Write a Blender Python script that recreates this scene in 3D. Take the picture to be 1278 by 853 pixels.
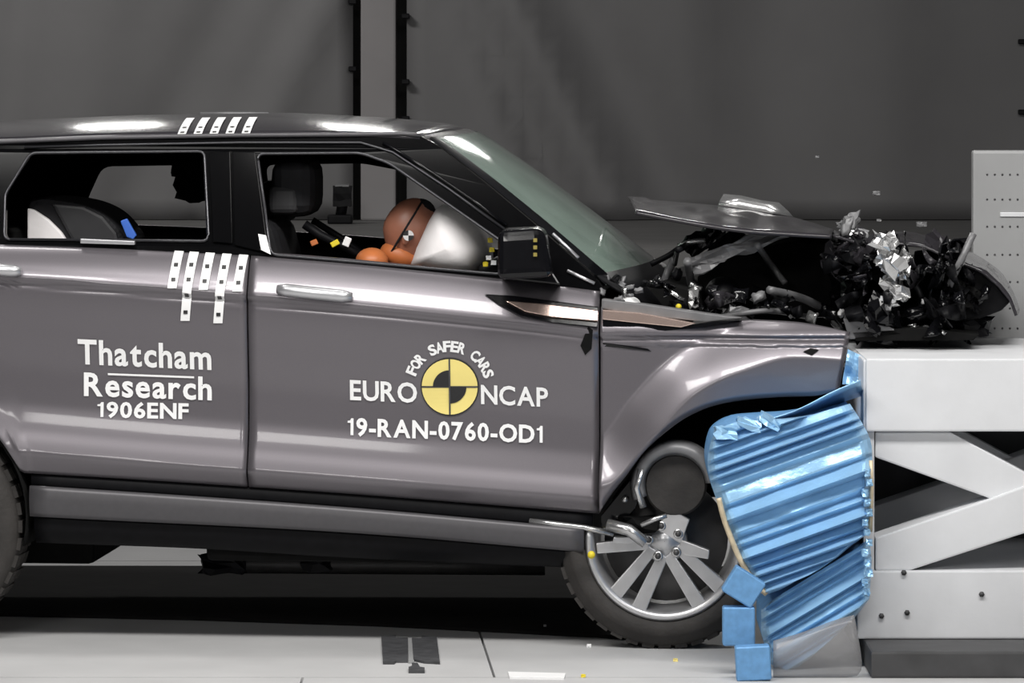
import bpy, bmesh, math, random
import numpy as np
from mathutils import Vector, Matrix, noise

for o in list(bpy.data.objects):
    bpy.data.objects.remove(o)
scene = bpy.context.scene
COL = scene.collection
PI = math.pi
random.seed(7)

# ------------------------------------------------------------------ camera
F = 6080.0          # focal length in pixels (1278 wide)
D0 = 16.0           # distance to the plane Y = 0
H = 1.96            # eye height
CX, HY = 639.0, 60.0
cam = bpy.data.objects.new('camera', bpy.data.cameras.new('camera'))
COL.objects.link(cam)
cam.location = (0, -D0, H)
cam.rotation_euler = (PI / 2, 0, 0)
cam.data.sensor_width = 36.0
cam.data.lens = F / 1278.0 * 36.0
cam.data.shift_y = -(426.5 - HY) / 1278.0
cam.data.clip_end = 200
scene.camera = cam

# ------------------------------------------------------------------ world, lamps, exposure
w = bpy.data.worlds.new('world'); scene.world = w; w.use_nodes = True
w.node_tree.nodes['Background'].inputs[0].default_value = (0.9, 0.92, 1.0, 1)
w.node_tree.nodes['Background'].inputs[1].default_value = 0.05
scene.view_settings.view_transform = 'Standard'
scene.view_settings.look = 'None'
scene.view_settings.gamma = 1.0
scene.view_settings.use_curve_mapping = False
scene.view_settings.exposure = 0.0

def area(name, loc, sx, sy, power, aim=None, col=(1, 0.98, 0.95)):
    l = bpy.data.lights.new(name, 'AREA'); l.shape = 'RECTANGLE'
    l.size = sx; l.size_y = sy; l.energy = power; l.color = col
    o = bpy.data.objects.new(name, l); COL.objects.link(o); o.location = loc
    if aim is not None:
        o.rotation_euler = (Vector(aim) - Vector(loc)).to_track_quat('-Z', 'Y').to_euler()
    return o
# lamp banks hanging above the crash track
for i, x in enumerate((-2.9, -1.0, 0.9, 2.8)):
    area('lamp_bank', (x, -3.3, 5.0), 1.4, 0.9, 106, (x * 0.95, -0.3, 0.4))
for i, x in enumerate((-2.4, 0.0, 2.4)):
    area('lamp_bank_overhead', (x, 0.9, 5.2), 1.0, 0.45, 30, (x, 0.8, 0))
area('fill_back', (-4.0, 7.5, 5.5), 2.0, 0.5, 150, (-2.5, 11.2, 1.8))  # unseen light added to brighten the left of the backdrop

# lamps on the far side of the track, over the platform
for x in (-2.0, -0.65, 0.3, 1.12):
    area('lamp_far', (x, 7.4, 3.7), 0.4, 0.3, 14, (x * 0.7, 0.8, 1.5))
# two unseen fill lights added behind the camera
for x in (-3.2, 3.2):
    area('fill_front', (x, -10.5, 4.3), 2.2, 1.0, 112, (x * 0.2, 0, 0.8))

# ------------------------------------------------------------------ pixel / world helpers
def P(px, py, Y):
    d = (Y + D0) / F
    return Vector(((px - CX) * d, Y, H - (py - HY) * d))
YAW = math.radians(5.0)
CO = Vector((-1.4, 0.0, 0.0))
cs, sn = math.cos(YAW), math.sin(YAW)
EU = Vector((cs, -sn, 0)); EV = Vector((sn, cs, 0))
def Cw(u, v, z):                       # car coordinates -> world
    return CO + EU * u + EV * v + Vector((0, 0, z))
def L(px, py, v):                      # point of the car at lateral depth v
    a = (px - CX) / F
    Y = (v - sn * (D0 * a - CO.x)) / (a * sn + cs)
    return P(px, py, Y)
def uz(px, py, v=0.0):
    p = L(px, py, v) - CO
    return p.dot(EU), p.z

def pchip(pts):
    xs = np.array([p[0] for p in pts], float); ys = np.array([p[1] for p in pts], float)
    h = np.diff(xs); d = np.diff(ys) / h
    m = np.zeros(len(xs))
    m[0], m[-1] = d[0], d[-1]
    for i in range(1, len(xs) - 1):
        if d[i - 1] * d[i] > 0:
            w1 = 2 * h[i] + h[i - 1]; w2 = h[i] + 2 * h[i - 1]
            m[i] = (w1 + w2) / (w1 / d[i - 1] + w2 / d[i])
    def f(x):
        x = min(max(x, xs[0]), xs[-1])
        i = min(max(int(np.searchsorted(xs, x)) - 1, 0), len(h) - 1)
        t = (x - xs[i]) / h[i]
        return float((2*t**3-3*t*t+1)*ys[i] + (t**3-2*t*t+t)*h[i]*m[i] + (-2*t**3+3*t*t)*ys[i+1] + (t**3-t*t)*h[i]*m[i+1])
    return f

def catmull(pts, n=8):
    p = [Vector(q) for q in pts]; out = []
    for i in range(len(p) - 1):
        a = p[max(i-1, 0)]; b = p[i]; c = p[i+1]; d = p[min(i+2, len(p)-1)]
        for k in range(n):
            t = k / n
            out.append(0.5*((2*b)+(c-a)*t+(2*a-5*b+4*c-d)*t*t+(3*b-a-3*c+d)*t**3))
    out.append(p[-1]); return out

def resample(pts, n):
    p = [Vector(q) for q in pts]
    ls = [0.0]
    for i in range(1, len(p)): ls.append(ls[-1] + (p[i]-p[i-1]).length)
    out = []
    for k in range(n):
        t = ls[-1]*k/(n-1); i = 0
        while i < len(ls)-2 and ls[i+1] < t: i += 1
        q = (t-ls[i])/max(ls[i+1]-ls[i], 1e-9)
        out.append(p[i].lerp(p[i+1], min(q, 1.0)))
    return out

def coons(top, bot, left, right, ns, nt):
    T = resample(top, ns); B = resample(bot, ns); Lf = resample(left, nt); R = resample(right, nt)
    g = []
    for j in range(nt):
        t = j/(nt-1); row = []
        for i in range(ns):
            s = i/(ns-1)
            row.append(T[i]*(1-t)+B[i]*t+Lf[j]*(1-s)+R[j]*s-(T[0]*(1-s)*(1-t)+T[-1]*s*(1-t)+B[0]*(1-s)*t+B[-1]*s*t))
        g.append(row)
    return g

# ------------------------------------------------------------------ materials
def mat(name, col, rough=0.5, metal=0.0, var=0.08, scale=8.0, bump=0.0, bscale=40.0, coat=0.0, **kw):
    m = bpy.data.materials.new(name); m.use_nodes = True
    nt = m.node_tree; b = nt.nodes['Principled BSDF']
    b.inputs['Roughness'].default_value = rough; b.inputs['Metallic'].default_value = metal
    b.inputs['Coat Weight'].default_value = coat; b.inputs['Coat Roughness'].default_value = 0.06
    tc = nt.nodes.new('ShaderNodeTexCoord')
    n = nt.nodes.new('ShaderNodeTexNoise'); n.inputs['Scale'].default_value = scale; n.inputs['Detail'].default_value = 5
    nt.links.new(tc.outputs['Object'], n.inputs['Vector'])
    r = nt.nodes.new('ShaderNodeValToRGB')
    r.color_ramp.elements[0].position = 0.3; r.color_ramp.elements[1].position = 0.7
    r.color_ramp.elements[0].color = (*[c*(1-var) for c in col], 1)
    r.color_ramp.elements[1].color = (*[min(c*(1+var), 1) for c in col], 1)
    nt.links.new(n.outputs['Fac'], r.inputs['Fac']); nt.links.new(r.outputs['Color'], b.inputs['Base Color'])
    if bump:
        n2 = nt.nodes.new('ShaderNodeTexNoise'); n2.inputs['Scale'].default_value = bscale; n2.inputs['Detail'].default_value = 6
        nt.links.new(tc.outputs['Object'], n2.inputs['Vector'])
        bp = nt.nodes.new('ShaderNodeBump'); bp.inputs['Strength'].default_value = bump; bp.inputs['Distance'].default_value = 0.01
        nt.links.new(n2.outputs['Fac'], bp.inputs['Height']); nt.links.new(bp.outputs['Normal'], b.inputs['Normal'])
    for k, v in kw.items():
        b.inputs[k.replace('_', ' ')].default_value = v
    return m
M = {}
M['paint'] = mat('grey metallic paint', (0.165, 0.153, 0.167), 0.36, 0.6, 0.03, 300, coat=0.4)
M['darkpaint'] = mat('body paint darkened for reflection', (0.03, 0.028, 0.032), 0.14, 0.0, 0.03, 300, coat=0.3, Specular_IOR_Level=0.2)  # body paint darkened for the dark surroundings it reflects
M['gloss'] = mat('gloss black', (0.004, 0.004, 0.005), 0.16, 0, 0.1, 40, coat=0.15, Specular_IOR_Level=0.3)
M['frame'] = mat('black window frame film', (0.003, 0.003, 0.0034), 0.1, 0, 0.1, 40, Specular_IOR_Level=0.05)
M['black'] = mat('matt black plastic', (0.005, 0.005, 0.006), 0.5, 0, 0.2, 30, Specular_IOR_Level=0.12)
M['deep'] = mat('black underbody', (0.006, 0.006, 0.006), 0.8, 0, 0.2, 20, Specular_IOR_Level=0.1)
M['clad'] = mat('grey sill cladding', (0.085, 0.082, 0.088), 0.42, 0.35, 0.04, 60)
M['trimline'] = mat('window trim', (0.05, 0.05, 0.055), 0.3, 0.5, 0.05, 30)
M['floor'] = mat('painted concrete', (0.50, 0.50, 0.502), 0.55, 0, 0.06, 3, 0.05, 60)
M['track'] = mat('black track mat', (0.009, 0.0085, 0.0085), 0.85, 0, 0.35, 8, 0.1, 50, Specular_IOR_Level=0.1)  # mat and car shadow share this one black
M['joint'] = mat('floor joint', (0.25, 0.25, 0.25), 0.8)
M['plate'] = mat('floor marker plate', (0.055, 0.056, 0.06), 0.6, 0, 0.3, 25)
M['tarp'] = mat('grey tarpaulin', (0.13, 0.128, 0.13), 0.6, 0, 0.06, 2.0, 0.05, 30)
M['wall'] = mat('dark hall wall', (0.02, 0.02, 0.02), 0.8)
M['column'] = mat('grey column', (0.22, 0.21, 0.212), 0.6, 0, 0.06, 3)
M['ledge'] = mat('grey raised platform', (0.12, 0.118, 0.115), 0.6, 0, 0.12, 4)
M['steel'] = mat('white painted steel', (0.66, 0.67, 0.69), 0.45, 0, 0.05, 6, 0.05, 40)
M['steelgrey'] = mat('grey painted steel', (0.30, 0.303, 0.306), 0.5, 0, 0.05, 5)
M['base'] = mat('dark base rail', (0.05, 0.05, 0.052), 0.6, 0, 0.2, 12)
M['blue'] = mat('blue aluminium foil', (0.30, 0.54, 0.79), 0.30, 0.3, 0.06, 10, 0.15, 60)
M['bluecore'] = mat('blue honeycomb core', (0.14, 0.33, 0.60), 0.5, 0.2, 0.12, 40)
M['cream'] = mat('honeycomb edge', (0.62, 0.52, 0.36), 0.5, 0.2, 0.2, 30)
M['tyre'] = mat('tyre rubber', (0.030, 0.027, 0.025), 0.75, 0, 0.3, 12, 0.2, 80)
M['alloy'] = mat('alloy wheel', (0.56, 0.56, 0.57), 0.32, 0.75, 0.08, 20)
M['disc'] = mat('dark brake steel', (0.09, 0.088, 0.088), 0.5, 0.4, 0.15, 20)
M['silver'] = mat('torn bare metal', (0.55, 0.55, 0.55), 0.25, 0.85, 0.15, 15)
M['greyplastic'] = mat('grey plastic', (0.16, 0.16, 0.165), 0.4, 0.1, 0.15, 20)
M['copper'] = mat('rose copper trim', (0.72, 0.55, 0.48), 0.22, 0.8, 0.05, 20)
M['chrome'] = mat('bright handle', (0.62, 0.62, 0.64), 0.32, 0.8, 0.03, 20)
M['white'] = mat('white marker', (0.86, 0.86, 0.86), 0.5, 0, 0.02, 10)
M['dot'] = mat('black marker', (0.015, 0.015, 0.016), 0.5)
M['yellow'] = mat('yellow vinyl', (0.84, 0.70, 0.23), 0.5, 0, 0.03, 10)
M['airbag'] = mat('airbag fabric', (0.86, 0.83, 0.83), 0.8, 0, 0.04, 8, 0.15, 30)
M['skin'] = mat('dummy vinyl skin', (0.36, 0.15, 0.095), 0.4, 0, 0.12, 10)
M['orange'] = mat('orange dummy vinyl', (0.52, 0.16, 0.05), 0.45, 0, 0.1, 10)
M['seat'] = mat('charcoal seat fabric', (0.014, 0.014, 0.016), 0.7, 0, 0.15, 30, Specular_IOR_Level=0.2)
M['seatgrey'] = mat('grey seat leather', (0.03, 0.03, 0.032), 0.5, 0, 0.1, 20, Specular_IOR_Level=0.3)
M['bluetag'] = mat('blue tag', (0.05, 0.16, 0.62), 0.5)
M['yellowtag'] = mat('yellow tag', (0.75, 0.6, 0.03), 0.5)
M['amber'] = mat('dull amber reflection', (0.25, 0.2, 0.04), 0.5)
M['film'] = mat('smoky plastic', (0.30, 0.30, 0.31), 0.25, 0, 0.1, 10, Alpha=0.5)
# windscreen: green tinted laminated glass, its pale haze painted in for the reflected lamps
g = mat('tinted windscreen glass', (0.25, 0.33, 0.285), 0.07, 0, 0.12, 6, coat=0.8)
g.node_tree.nodes['Principled BSDF'].inputs['Alpha'].default_value = 0.86
M['glass'] = g

# ------------------------------------------------------------------ object helpers
def link(o, parent=None):
    COL.objects.link(o)
    if parent is not None: o.parent = parent
    return o
WM = {}
def wmat(o):
    return WM.get(o.name, Matrix.Identity(4))
def mk(name, verts, faces, m, parent=None, smooth=False, base=None, solid=0.0, off=-1.0):
    me = bpy.data.meshes.new(name)
    me.from_pydata([tuple(v) for v in verts], [], faces)
    me.materials.append(M[m] if isinstance(m, str) else m)
    o = bpy.data.objects.new(name, me)
    if parent is not None:
        mw = wmat(parent); me.transform(mw.inverted()); o.parent = parent; WM[o.name] = mw
    elif base is not None:
        me.transform(Matrix.Translation(-Vector(base))); o.location = base
        WM[o.name] = Matrix.Translation(Vector(base))
    COL.objects.link(o)
    if smooth:
        for p in me.polygons: p.use_smooth = True
    if solid:
        s = o.modifiers.new('thickness', 'SOLIDIFY'); s.thickness = solid; s.offset = off
    return o
def thing(name, label, cat, loc=(0, 0, 0), rz=0.0, group=None):
    o = bpy.data.objects.new(name, None); COL.objects.link(o)
    o.empty_display_size = 0.1
    o.location = loc; o.rotation_euler = (0, 0, rz)
    WM[o.name] = Matrix.Translation(Vector(loc)) @ Matrix.Rotation(rz, 4, 'Z')
    return tag(o, label, cat, group)
def tag(o, label, cat=None, group=None):
    o['label'] = label
    if cat: o['category'] = cat
    if group: o['group'] = group
    return o
def struct(o, label=None):
    o['kind'] = 'structure'
    if label: o['label'] = label
    return o
def fgrid(nr, nc, flip=False, closed=False):
    f = []
    for j in range(nr-1):
        for i in range(nc if closed else nc-1):
            a = j*nc+i; b = j*nc+(i+1) % nc; c = (j+1)*nc+(i+1) % nc; d = (j+1)*nc+i
            f.append((a, d, c, b) if not flip else (a, b, c, d))
    return f
def gridmesh(name, g, m, parent=None, smooth=True, solid=0.0, flip=False, base=None):
    nr, nc = len(g), len(g[0])
    return mk(name, [p for r in g for p in r], fgrid(nr, nc, flip), m, parent, smooth, base, solid)
def boxv(x0, x1, y0, y1, z0, z1):
    v = [(x, y, z) for z in (z0, z1) for y in (y0, y1) for x in (x0, x1)]
    f = [(0, 2, 3, 1), (4, 5, 7, 6), (0, 1, 5, 4), (2, 6, 7, 3), (0, 4, 6, 2), (1, 3, 7, 5)]
    return v, f
def bevbox(name, v, m, parent=None, bev=0.01, seg=2, base=None):
    """v: 8 corners ordered like boxv"""
    f = [(0, 2, 3, 1), (4, 5, 7, 6), (0, 1, 5, 4), (2, 6, 7, 3), (0, 4, 6, 2), (1, 3, 7, 5)]
    bm = bmesh.new(); vs = [bm.verts.new(p) for p in v]
    for q in f: bm.faces.new([vs[i] for i in q])
    bmesh.ops.recalc_face_normals(bm, faces=bm.faces)
    if bev: bmesh.ops.bevel(bm, geom=list(bm.edges), offset=bev, segments=seg, profile=0.6, affect='EDGES')
    me = bpy.data.meshes.new('t'); bm.to_mesh(me); bm.free()
    o = mk(name, [x.co.copy() for x in me.vertices], [tuple(p.vertices) for p in me.polygons], m, parent, False, base)
    bpy.data.meshes.remove(me); return o
def prism(name, pts_front, pts_back, m, parent=None, bev=0.0, base=None, smooth=False):
    n = len(pts_front)
    bm = bmesh.new()
    a = [bm.verts.new(p) for p in pts_front]; b = [bm.verts.new(p) for p in pts_back]
    bm.faces.new(a); bm.faces.new(b[::-1])
    for i in range(n):
        j = (i+1) % n; bm.faces.new((a[j], a[i], b[i], b[j]))
    bmesh.ops.recalc_face_normals(bm, faces=bm.faces)
    if bev: bmesh.ops.bevel(bm, geom=list(bm.edges), offset=bev, segments=2, profile=0.6, affect='EDGES')
    bmesh.ops.triangulate(bm, faces=[f for f in bm.faces if len(f.verts) > 4])
    me = bpy.data.meshes.new('t'); bm.to_mesh(me); bm.free()
    o = mk(name, [x.co.copy() for x in me.vertices], [tuple(p.vertices) for p in me.polygons], m, parent, smooth, base)
    bpy.data.meshes.remove(me); return o
def tubev(path, r, n=8):
    p = [Vector(q) for q in path]; V = []; 
    up = Vector((0.12, 0.3, 1)).normalized()
    for i, q in enumerate(p):
        t = (p[min(i+1, len(p)-1)]-p[max(i-1, 0)]).normalized()
        a = t.cross(up)
        if a.length < 1e-3: a = t.cross(Vector((0, 1, 0.2)))
        a.normalize(); b = t.cross(a)
        rr = r[i] if isinstance(r, (list, tuple)) else r
        for k in range(n):
            V.append(q+a*rr*math.cos(2*PI*k/n)+b*rr*math.sin(2*PI*k/n))
    fs = fgrid(len(p), n, closed=True)
    fs.append(tuple(range(n-1, -1, -1))[::-1]); fs.append(tuple((len(p)-1)*n+k for k in range(n-1, -1, -1)))
    return V, fs
def tube(name, path, r, m, parent=None, n=8, base=None):
    V, fs = tubev(path, r, n); return mk(name, V, fs, m, parent, True, base)
def lump(name, c, size, m, parent, seed, amp=0.25, rot=None, smooth=False, base=None):
    """a crushed block: a subdivided box pushed about by noise"""
    bm = bmesh.new(); bmesh.ops.create_cube(bm, size=1.0)
    bmesh.ops.subdivide_edges(bm, edges=list(bm.edges), cuts=2, use_grid_fill=True)
    R = rot or Matrix.Rotation(0, 3, 'Z'); V = []
    for v in bm.verts:
        n = noise.noise_vector(v.co*2.3+Vector((seed*3.7, seed*1.3, seed)))
        q = v.co+n*amp
        V.append(Vector(c)+R @ Vector((q.x*size[0], q.y*size[1], q.z*size[2])))
    bm.verts.index_update()
    fs = [tuple(v.index for v in f.verts) for f in bm.faces]; bm.free()
    return mk(name, V, fs, m, parent, smooth, base)
def ellipsoid(name, c, r, m, parent, R=None, nu=20, nv=12, fn=None):
    V = []; R = R or Matrix.Rotation(0, 3, 'Z')
    for j in range(nv+1):
        th = PI*j/nv
        for i in range(nu):
            ph = 2*PI*i/nu
            d = Vector((math.sin(th)*math.cos(ph), math.sin(th)*math.sin(ph), math.cos(th)))
            if fn: d = fn(d)
            V.append(Vector(c)+R @ Vector((d.x*r[0], d.y*r[1], d.z*r[2])))
    return mk(name, V, fgrid(nv+1, nu, closed=True), m, parent, True)
def plate2d(outline, holes, depth):
    """2D outline with holes -> (verts (x,y,d), faces) by filling a curve"""
    cu = bpy.data.curves.new('t', 'CURVE'); cu.dimensions = '2D'; cu.fill_mode = 'BOTH'; cu.extrude = depth/2
    for pl in [outline]+holes:
        s = cu.splines.new('POLY'); s.points.add(len(pl)-1); s.use_cyclic_u = True
        for q, p in zip(s.points, pl): q.co = (p[0], p[1], 0, 1)
    o = bpy.data.objects.new('t', cu); COL.objects.link(o)
    bpy.context.view_layer.update()
    dg = bpy.context.evaluated_depsgraph_get()
    me = bpy.data.meshes.new_from_object(o.evaluated_get(dg))
    V = [v.co.copy() for v in me.vertices]; Fs = [tuple(p.vertices) for p in me.polygons]
    bpy.data.objects.remove(o); bpy.data.curves.remove(cu); bpy.data.meshes.remove(me)
    return V, Fs
def text2d(s, bold=0.0):
    cu = bpy.data.curves.new('t', 'FONT'); cu.body = s; cu.size = 1.0; cu.offset = bold; cu.fill_mode = 'FRONT'
    cu.resolution_u = 3
    o = bpy.data.objects.new('t', cu); COL.objects.link(o)
    bpy.context.view_layer.update()
    dg = bpy.context.evaluated_depsgraph_get()
    me = bpy.data.meshes.new_from_object(o.evaluated_get(dg))
    V = [v.co.copy() for v in me.vertices]; Fs = [tuple(p.vertices) for p in me.polygons]
    bpy.data.objects.remove(o); bpy.data.curves.remove(cu); bpy.data.meshes.remove(me)
    return V, Fs

# ================================================================== THE SETTING
v, f = boxv(-14, 14, -22, 11.6, -0.3, -0.02)
floor = struct(mk('floor', v, f, 'joint'), 'light grey painted concrete floor of the crash hall')
JX = -0.155; JY = P(0, 846, -1).y
def floor_y(py): return F*H/(py-HY)-D0
JY = floor_y(846)
def fpanel(poly):
    n = len(poly)
    prism('floor_panel', [(x, y, 0.0) for x, y in poly], [(x, y, -0.02) for x, y in poly], 'floor', floor)
g_ = 0.004
xa, xb = P(601, 797, floor_y(797)).x, P(617, 846, floor_y(846)).x
far = 2.6
def jx(y): return xb+(xa-xb)*(y-JY)/(floor_y(797)-JY)
fpanel([(-14, JY+g_), (jx(JY)-g_, JY+g_), (jx(far)-g_, far), (-14, far)])
fpanel([(jx(JY)+g_, JY+g_), (14, JY+g_), (14, far), (jx(far)+g_, far)])
fpanel([(-14, -22), (jx(JY)-0.6, -22), (jx(JY)-0.6, JY-g_), (-14, JY-g_)])
fpanel([(jx(JY)-0.6+2*g_, -22), (14, -22), (14, JY-g_), (jx(JY)-0.6+2*g_, JY-g_)])
fpanel([(-14, far+0.01), (14, far+0.01), (14, 11.6), (-14, 11.6)])

# black mat of the track, also coloured for the car's shadow on it
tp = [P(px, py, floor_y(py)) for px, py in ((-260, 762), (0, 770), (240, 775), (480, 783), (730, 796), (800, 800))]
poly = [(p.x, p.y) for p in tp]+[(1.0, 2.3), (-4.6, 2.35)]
o = prism('track_mat_and_shadow', [(x, y, 0.012) for x, y in poly], [(x, y, 0.0) for x, y in poly], 'track', base=(-2, 0.9, 0))
tag(o, 'black track mat and car shadow in one black sheet under the grey car', 'mat')

# raised platform and back wall
WY = 11.2
v, f = boxv(-14, 14, 7.2, WY+0.25, 0.0, 1.0)
struct(mk('platform', v, f, 'ledge'), 'grey raised platform along the back wall')
v, f = boxv(-14, 14, WY+0.25, WY+0.5, 0.0, 7.0)
struct(mk('wall_back', v, f, 'wall'), 'dark back wall behind the tarpaulins')
# column between the tarpaulins
c0, c1 = P(450, 0, WY-0.1).x, P(494, 0, WY-0.1).x
v, f = boxv(c0, c1, WY-0.1, WY+0.25, 1.0, 7.0)
struct(bevbox('column', v, 'column', bev=0.012), 'grey square column between the two tarpaulins')

def sheet(x0, x1, label, folds, seed):
    """hanging tarpaulin with soft diagonal folds"""
    nc, nr = 90, 50; g = []
    for j in range(nr):
        z = 1.004+5.6*j/(nr-1); row = []
        for i in range(nc):
            x = x0+(x1-x0)*i/(nc-1); y = WY-0.06
            for fx, fz, k, wd, am in folds:
                d = (x-fx)-(z-fz)*k
                y += 1.5*am*math.exp(-(d/wd)**2)
            y += 0.02*noise.noise(Vector((x*0.8, z*0.25, seed)))
            row.append((x, y, z))
        g.append(row)
    t = thing('tarpaulin', label, 'tarpaulin', ((x0+x1)/2, WY-0.05, 1.0))
    gridmesh('sheet', g, 'tarp', t, True, solid=0.006, flip=True)
    return t
def wx(px, py): 
    q = P(px, py, WY); return (q.x, q.z)
fl = []
for (px, py, k, wd, am) in ((345, 60, 0.55, 0.13, 0.045), (395, 30, 0.5, 0.09, -0.04), (250, 80, 0.5, 0.16, 0.03), (120, 60, 0.2, 0.2, -0.03), (20, 60, 0.1, 0.12, 0.03), (300, 140, 0.6, 0.1, -0.03)):
    x, z = wx(px, py); fl.append((x, z, k, wd, am))
x0 = P(441, 0, WY).x
ta = sheet(-9.0, x0, 'grey tarpaulin with soft diagonal folds hanging left of the column', fl, 1.0)
fl = []
for (px, py, k, wd, am) in ((640, 110, -0.45, 0.10, 0.06), (690, 120, -0.5, 0.12, -0.055), (600, 60, -0.3, 0.1, -0.03), (740, 40, -0.5, 0.2, 0.05), (960, 60, 0.0, 0.3, 0.03), (860, 60, 0.02, 0.08, -0.012), (1100, 60, 0.0, 0.3, -0.03)):
    x, z = wx(px, py); fl.append((x, z, k, wd, am))
x1 = P(508, 0, WY).x
tb = sheet(x1, 9.0, 'wide dark grey tarpaulin hanging right of the column, behind the bonnet', fl, 2.0)
for t, px, ys in ((ta, 440, (2, 86)), (tb, 506, (20, 102, 148)), (tb, 1276, (52, 140))):
    for py in ys:
        c = P(px, py, WY-0.1)
        v, f = boxv(c.x-0.022, c.x+0.022, c.y-0.02, c.y+0.03, c.z-0.014, c.z+0.014)
        bevbox('clip', v, 'black', t, 0.004, 1)

# small black camera on the platform, seen through the front window
c = P(425, 268, WY-0.6)
c.z = 1.0
t = thing('work_lamp', 'small black lamp on a short stand, seen through the front side window', 'lamp', c)
s = (WY-0.6+D0)/F
v, f = boxv(c.x-16*s, c.x+15*s, c.y-0.06, c.y+0.06, c.z, c.z+0.05); bevbox('foot', v, 'black', t, 0.01)
tube('stand', [c+Vector((0, 0, 0.04)), c+Vector((0.01, 0, 0.1)), c+Vector((0.01, 0, 0.16))], 0.03, 'black', t)
lump('body', c+Vector((0.01, 0, 0.15)), (0.1, 0.08, 0.11), 'black', t, 4, 0.1)
v, f = boxv(c.x-0.03, c.x+0.05, c.y-0.04, c.y+0.04, c.z+0.2, c.z+0.215); bevbox('top_cap', v, 'greyplastic', t, 0.004, 1)

# ================================================================== BARRIER
BY = -0.55
t = thing('barrier_block', 'white steel crash barrier frame with crossed diagonal braces', 'barrier', (P(1180, 800, BY).x, 0, 0))
BT = P(1100, 448, BY).z; BB = P(1100, 797, BY).z
BXR = P(1420, 448, BY).x
def slab(name, poly, m, y0=BY, y1=0.55, bev=0.006):
    fr = [P(px, py, BY) for px, py in poly]
    return prism(name, [(p.x, y0, p.z) for p in fr], [(p.x, y1, p.z) for p in fr], m, t, bev)
slab('upper_beam', [(1081, 448), (1420, 448), (1420, 539), (1081, 539)], 'steel')
slab('lower_beam', [(1070, 713), (1420, 712), (1420, 798), (1070, 798)], 'steel')
slab('end_plate', [(1078, 450), (1092, 450), (1092, 797), (1078, 797)], 'steel', BY+0.02)
for y0, y1 in ((BY+0.012, BY+0.16), (0.3, 0.45)):
    slab('brace', [(1093, 540), (1186, 540), (1300, 601), (1420, 655), (1420, 712), (1232, 622), (1093, 572)], 'steel', y0+0.015, y1)
    slab('brace', [(1093, 672), (1240, 622), (1420, 555), (1420, 610), (1290, 663), (1136, 713), (1093, 713)], 'steel', y0, y1)
slab('shaded_gusset', [(1093, 540), (1190, 540), (1225, 574), (1093, 574)], 'steelgrey', BY+0.20, BY+0.24, 0.002)  # shaded facet of the brace, its shade given by the grey colour
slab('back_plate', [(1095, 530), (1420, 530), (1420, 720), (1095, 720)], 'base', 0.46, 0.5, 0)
# base rail
v, f = boxv(P(1078, 800, BY).x, BXR, -0.86, 0.6, 0.0, BB-0.004)
tb_ = bevbox('base_rail', v, 'base', t, 0.008)
# rust spots / bolts on the lower beam
for px, py in ((1132, 765), (1100, 769), (1225, 742), (1128, 715)):
    c = P(px, py, BY)
    tube('bolt', [c+Vector((0, 0.004, 0)), c+Vector((0, -0.008, 0))], 0.009, 'base', t, 6)
# tall perforated plate standing on the block
PY_ = 0.82
p0 = P(1214, 188, PY_)
pl = thing('perforated_plate', 'tall light grey plate with rows of holes standing behind the barrier', 'plate', (p0.x+0.4, PY_, 0))
xr = p0.x+0.85
v, f = boxv(p0.x, xr, PY_, PY_+0.06, 0.0, p0.z); bevbox('panel', v, 'steelgrey', pl, 0.01)
sc = (PY_+D0)/F
for ry in (218, 249, 283, 318, 352, 385, 410):
    for k in range(9):
        px = 1232+k*9.5
        c = P(px, ry, PY_)
        tube('hole', [c+Vector((0, 0.002, 0)), c+Vector((0, -0.0015, 0))], 0.0038, 'base', pl, 8)
c = P(1248, 268, PY_)
v, f = boxv(c.x, xr-0.02, PY_-0.006, PY_+0.001, c.z-0.008, c.z+0.008); bevbox('label_strip', v, 'steel', pl, 0.002, 1)

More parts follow.
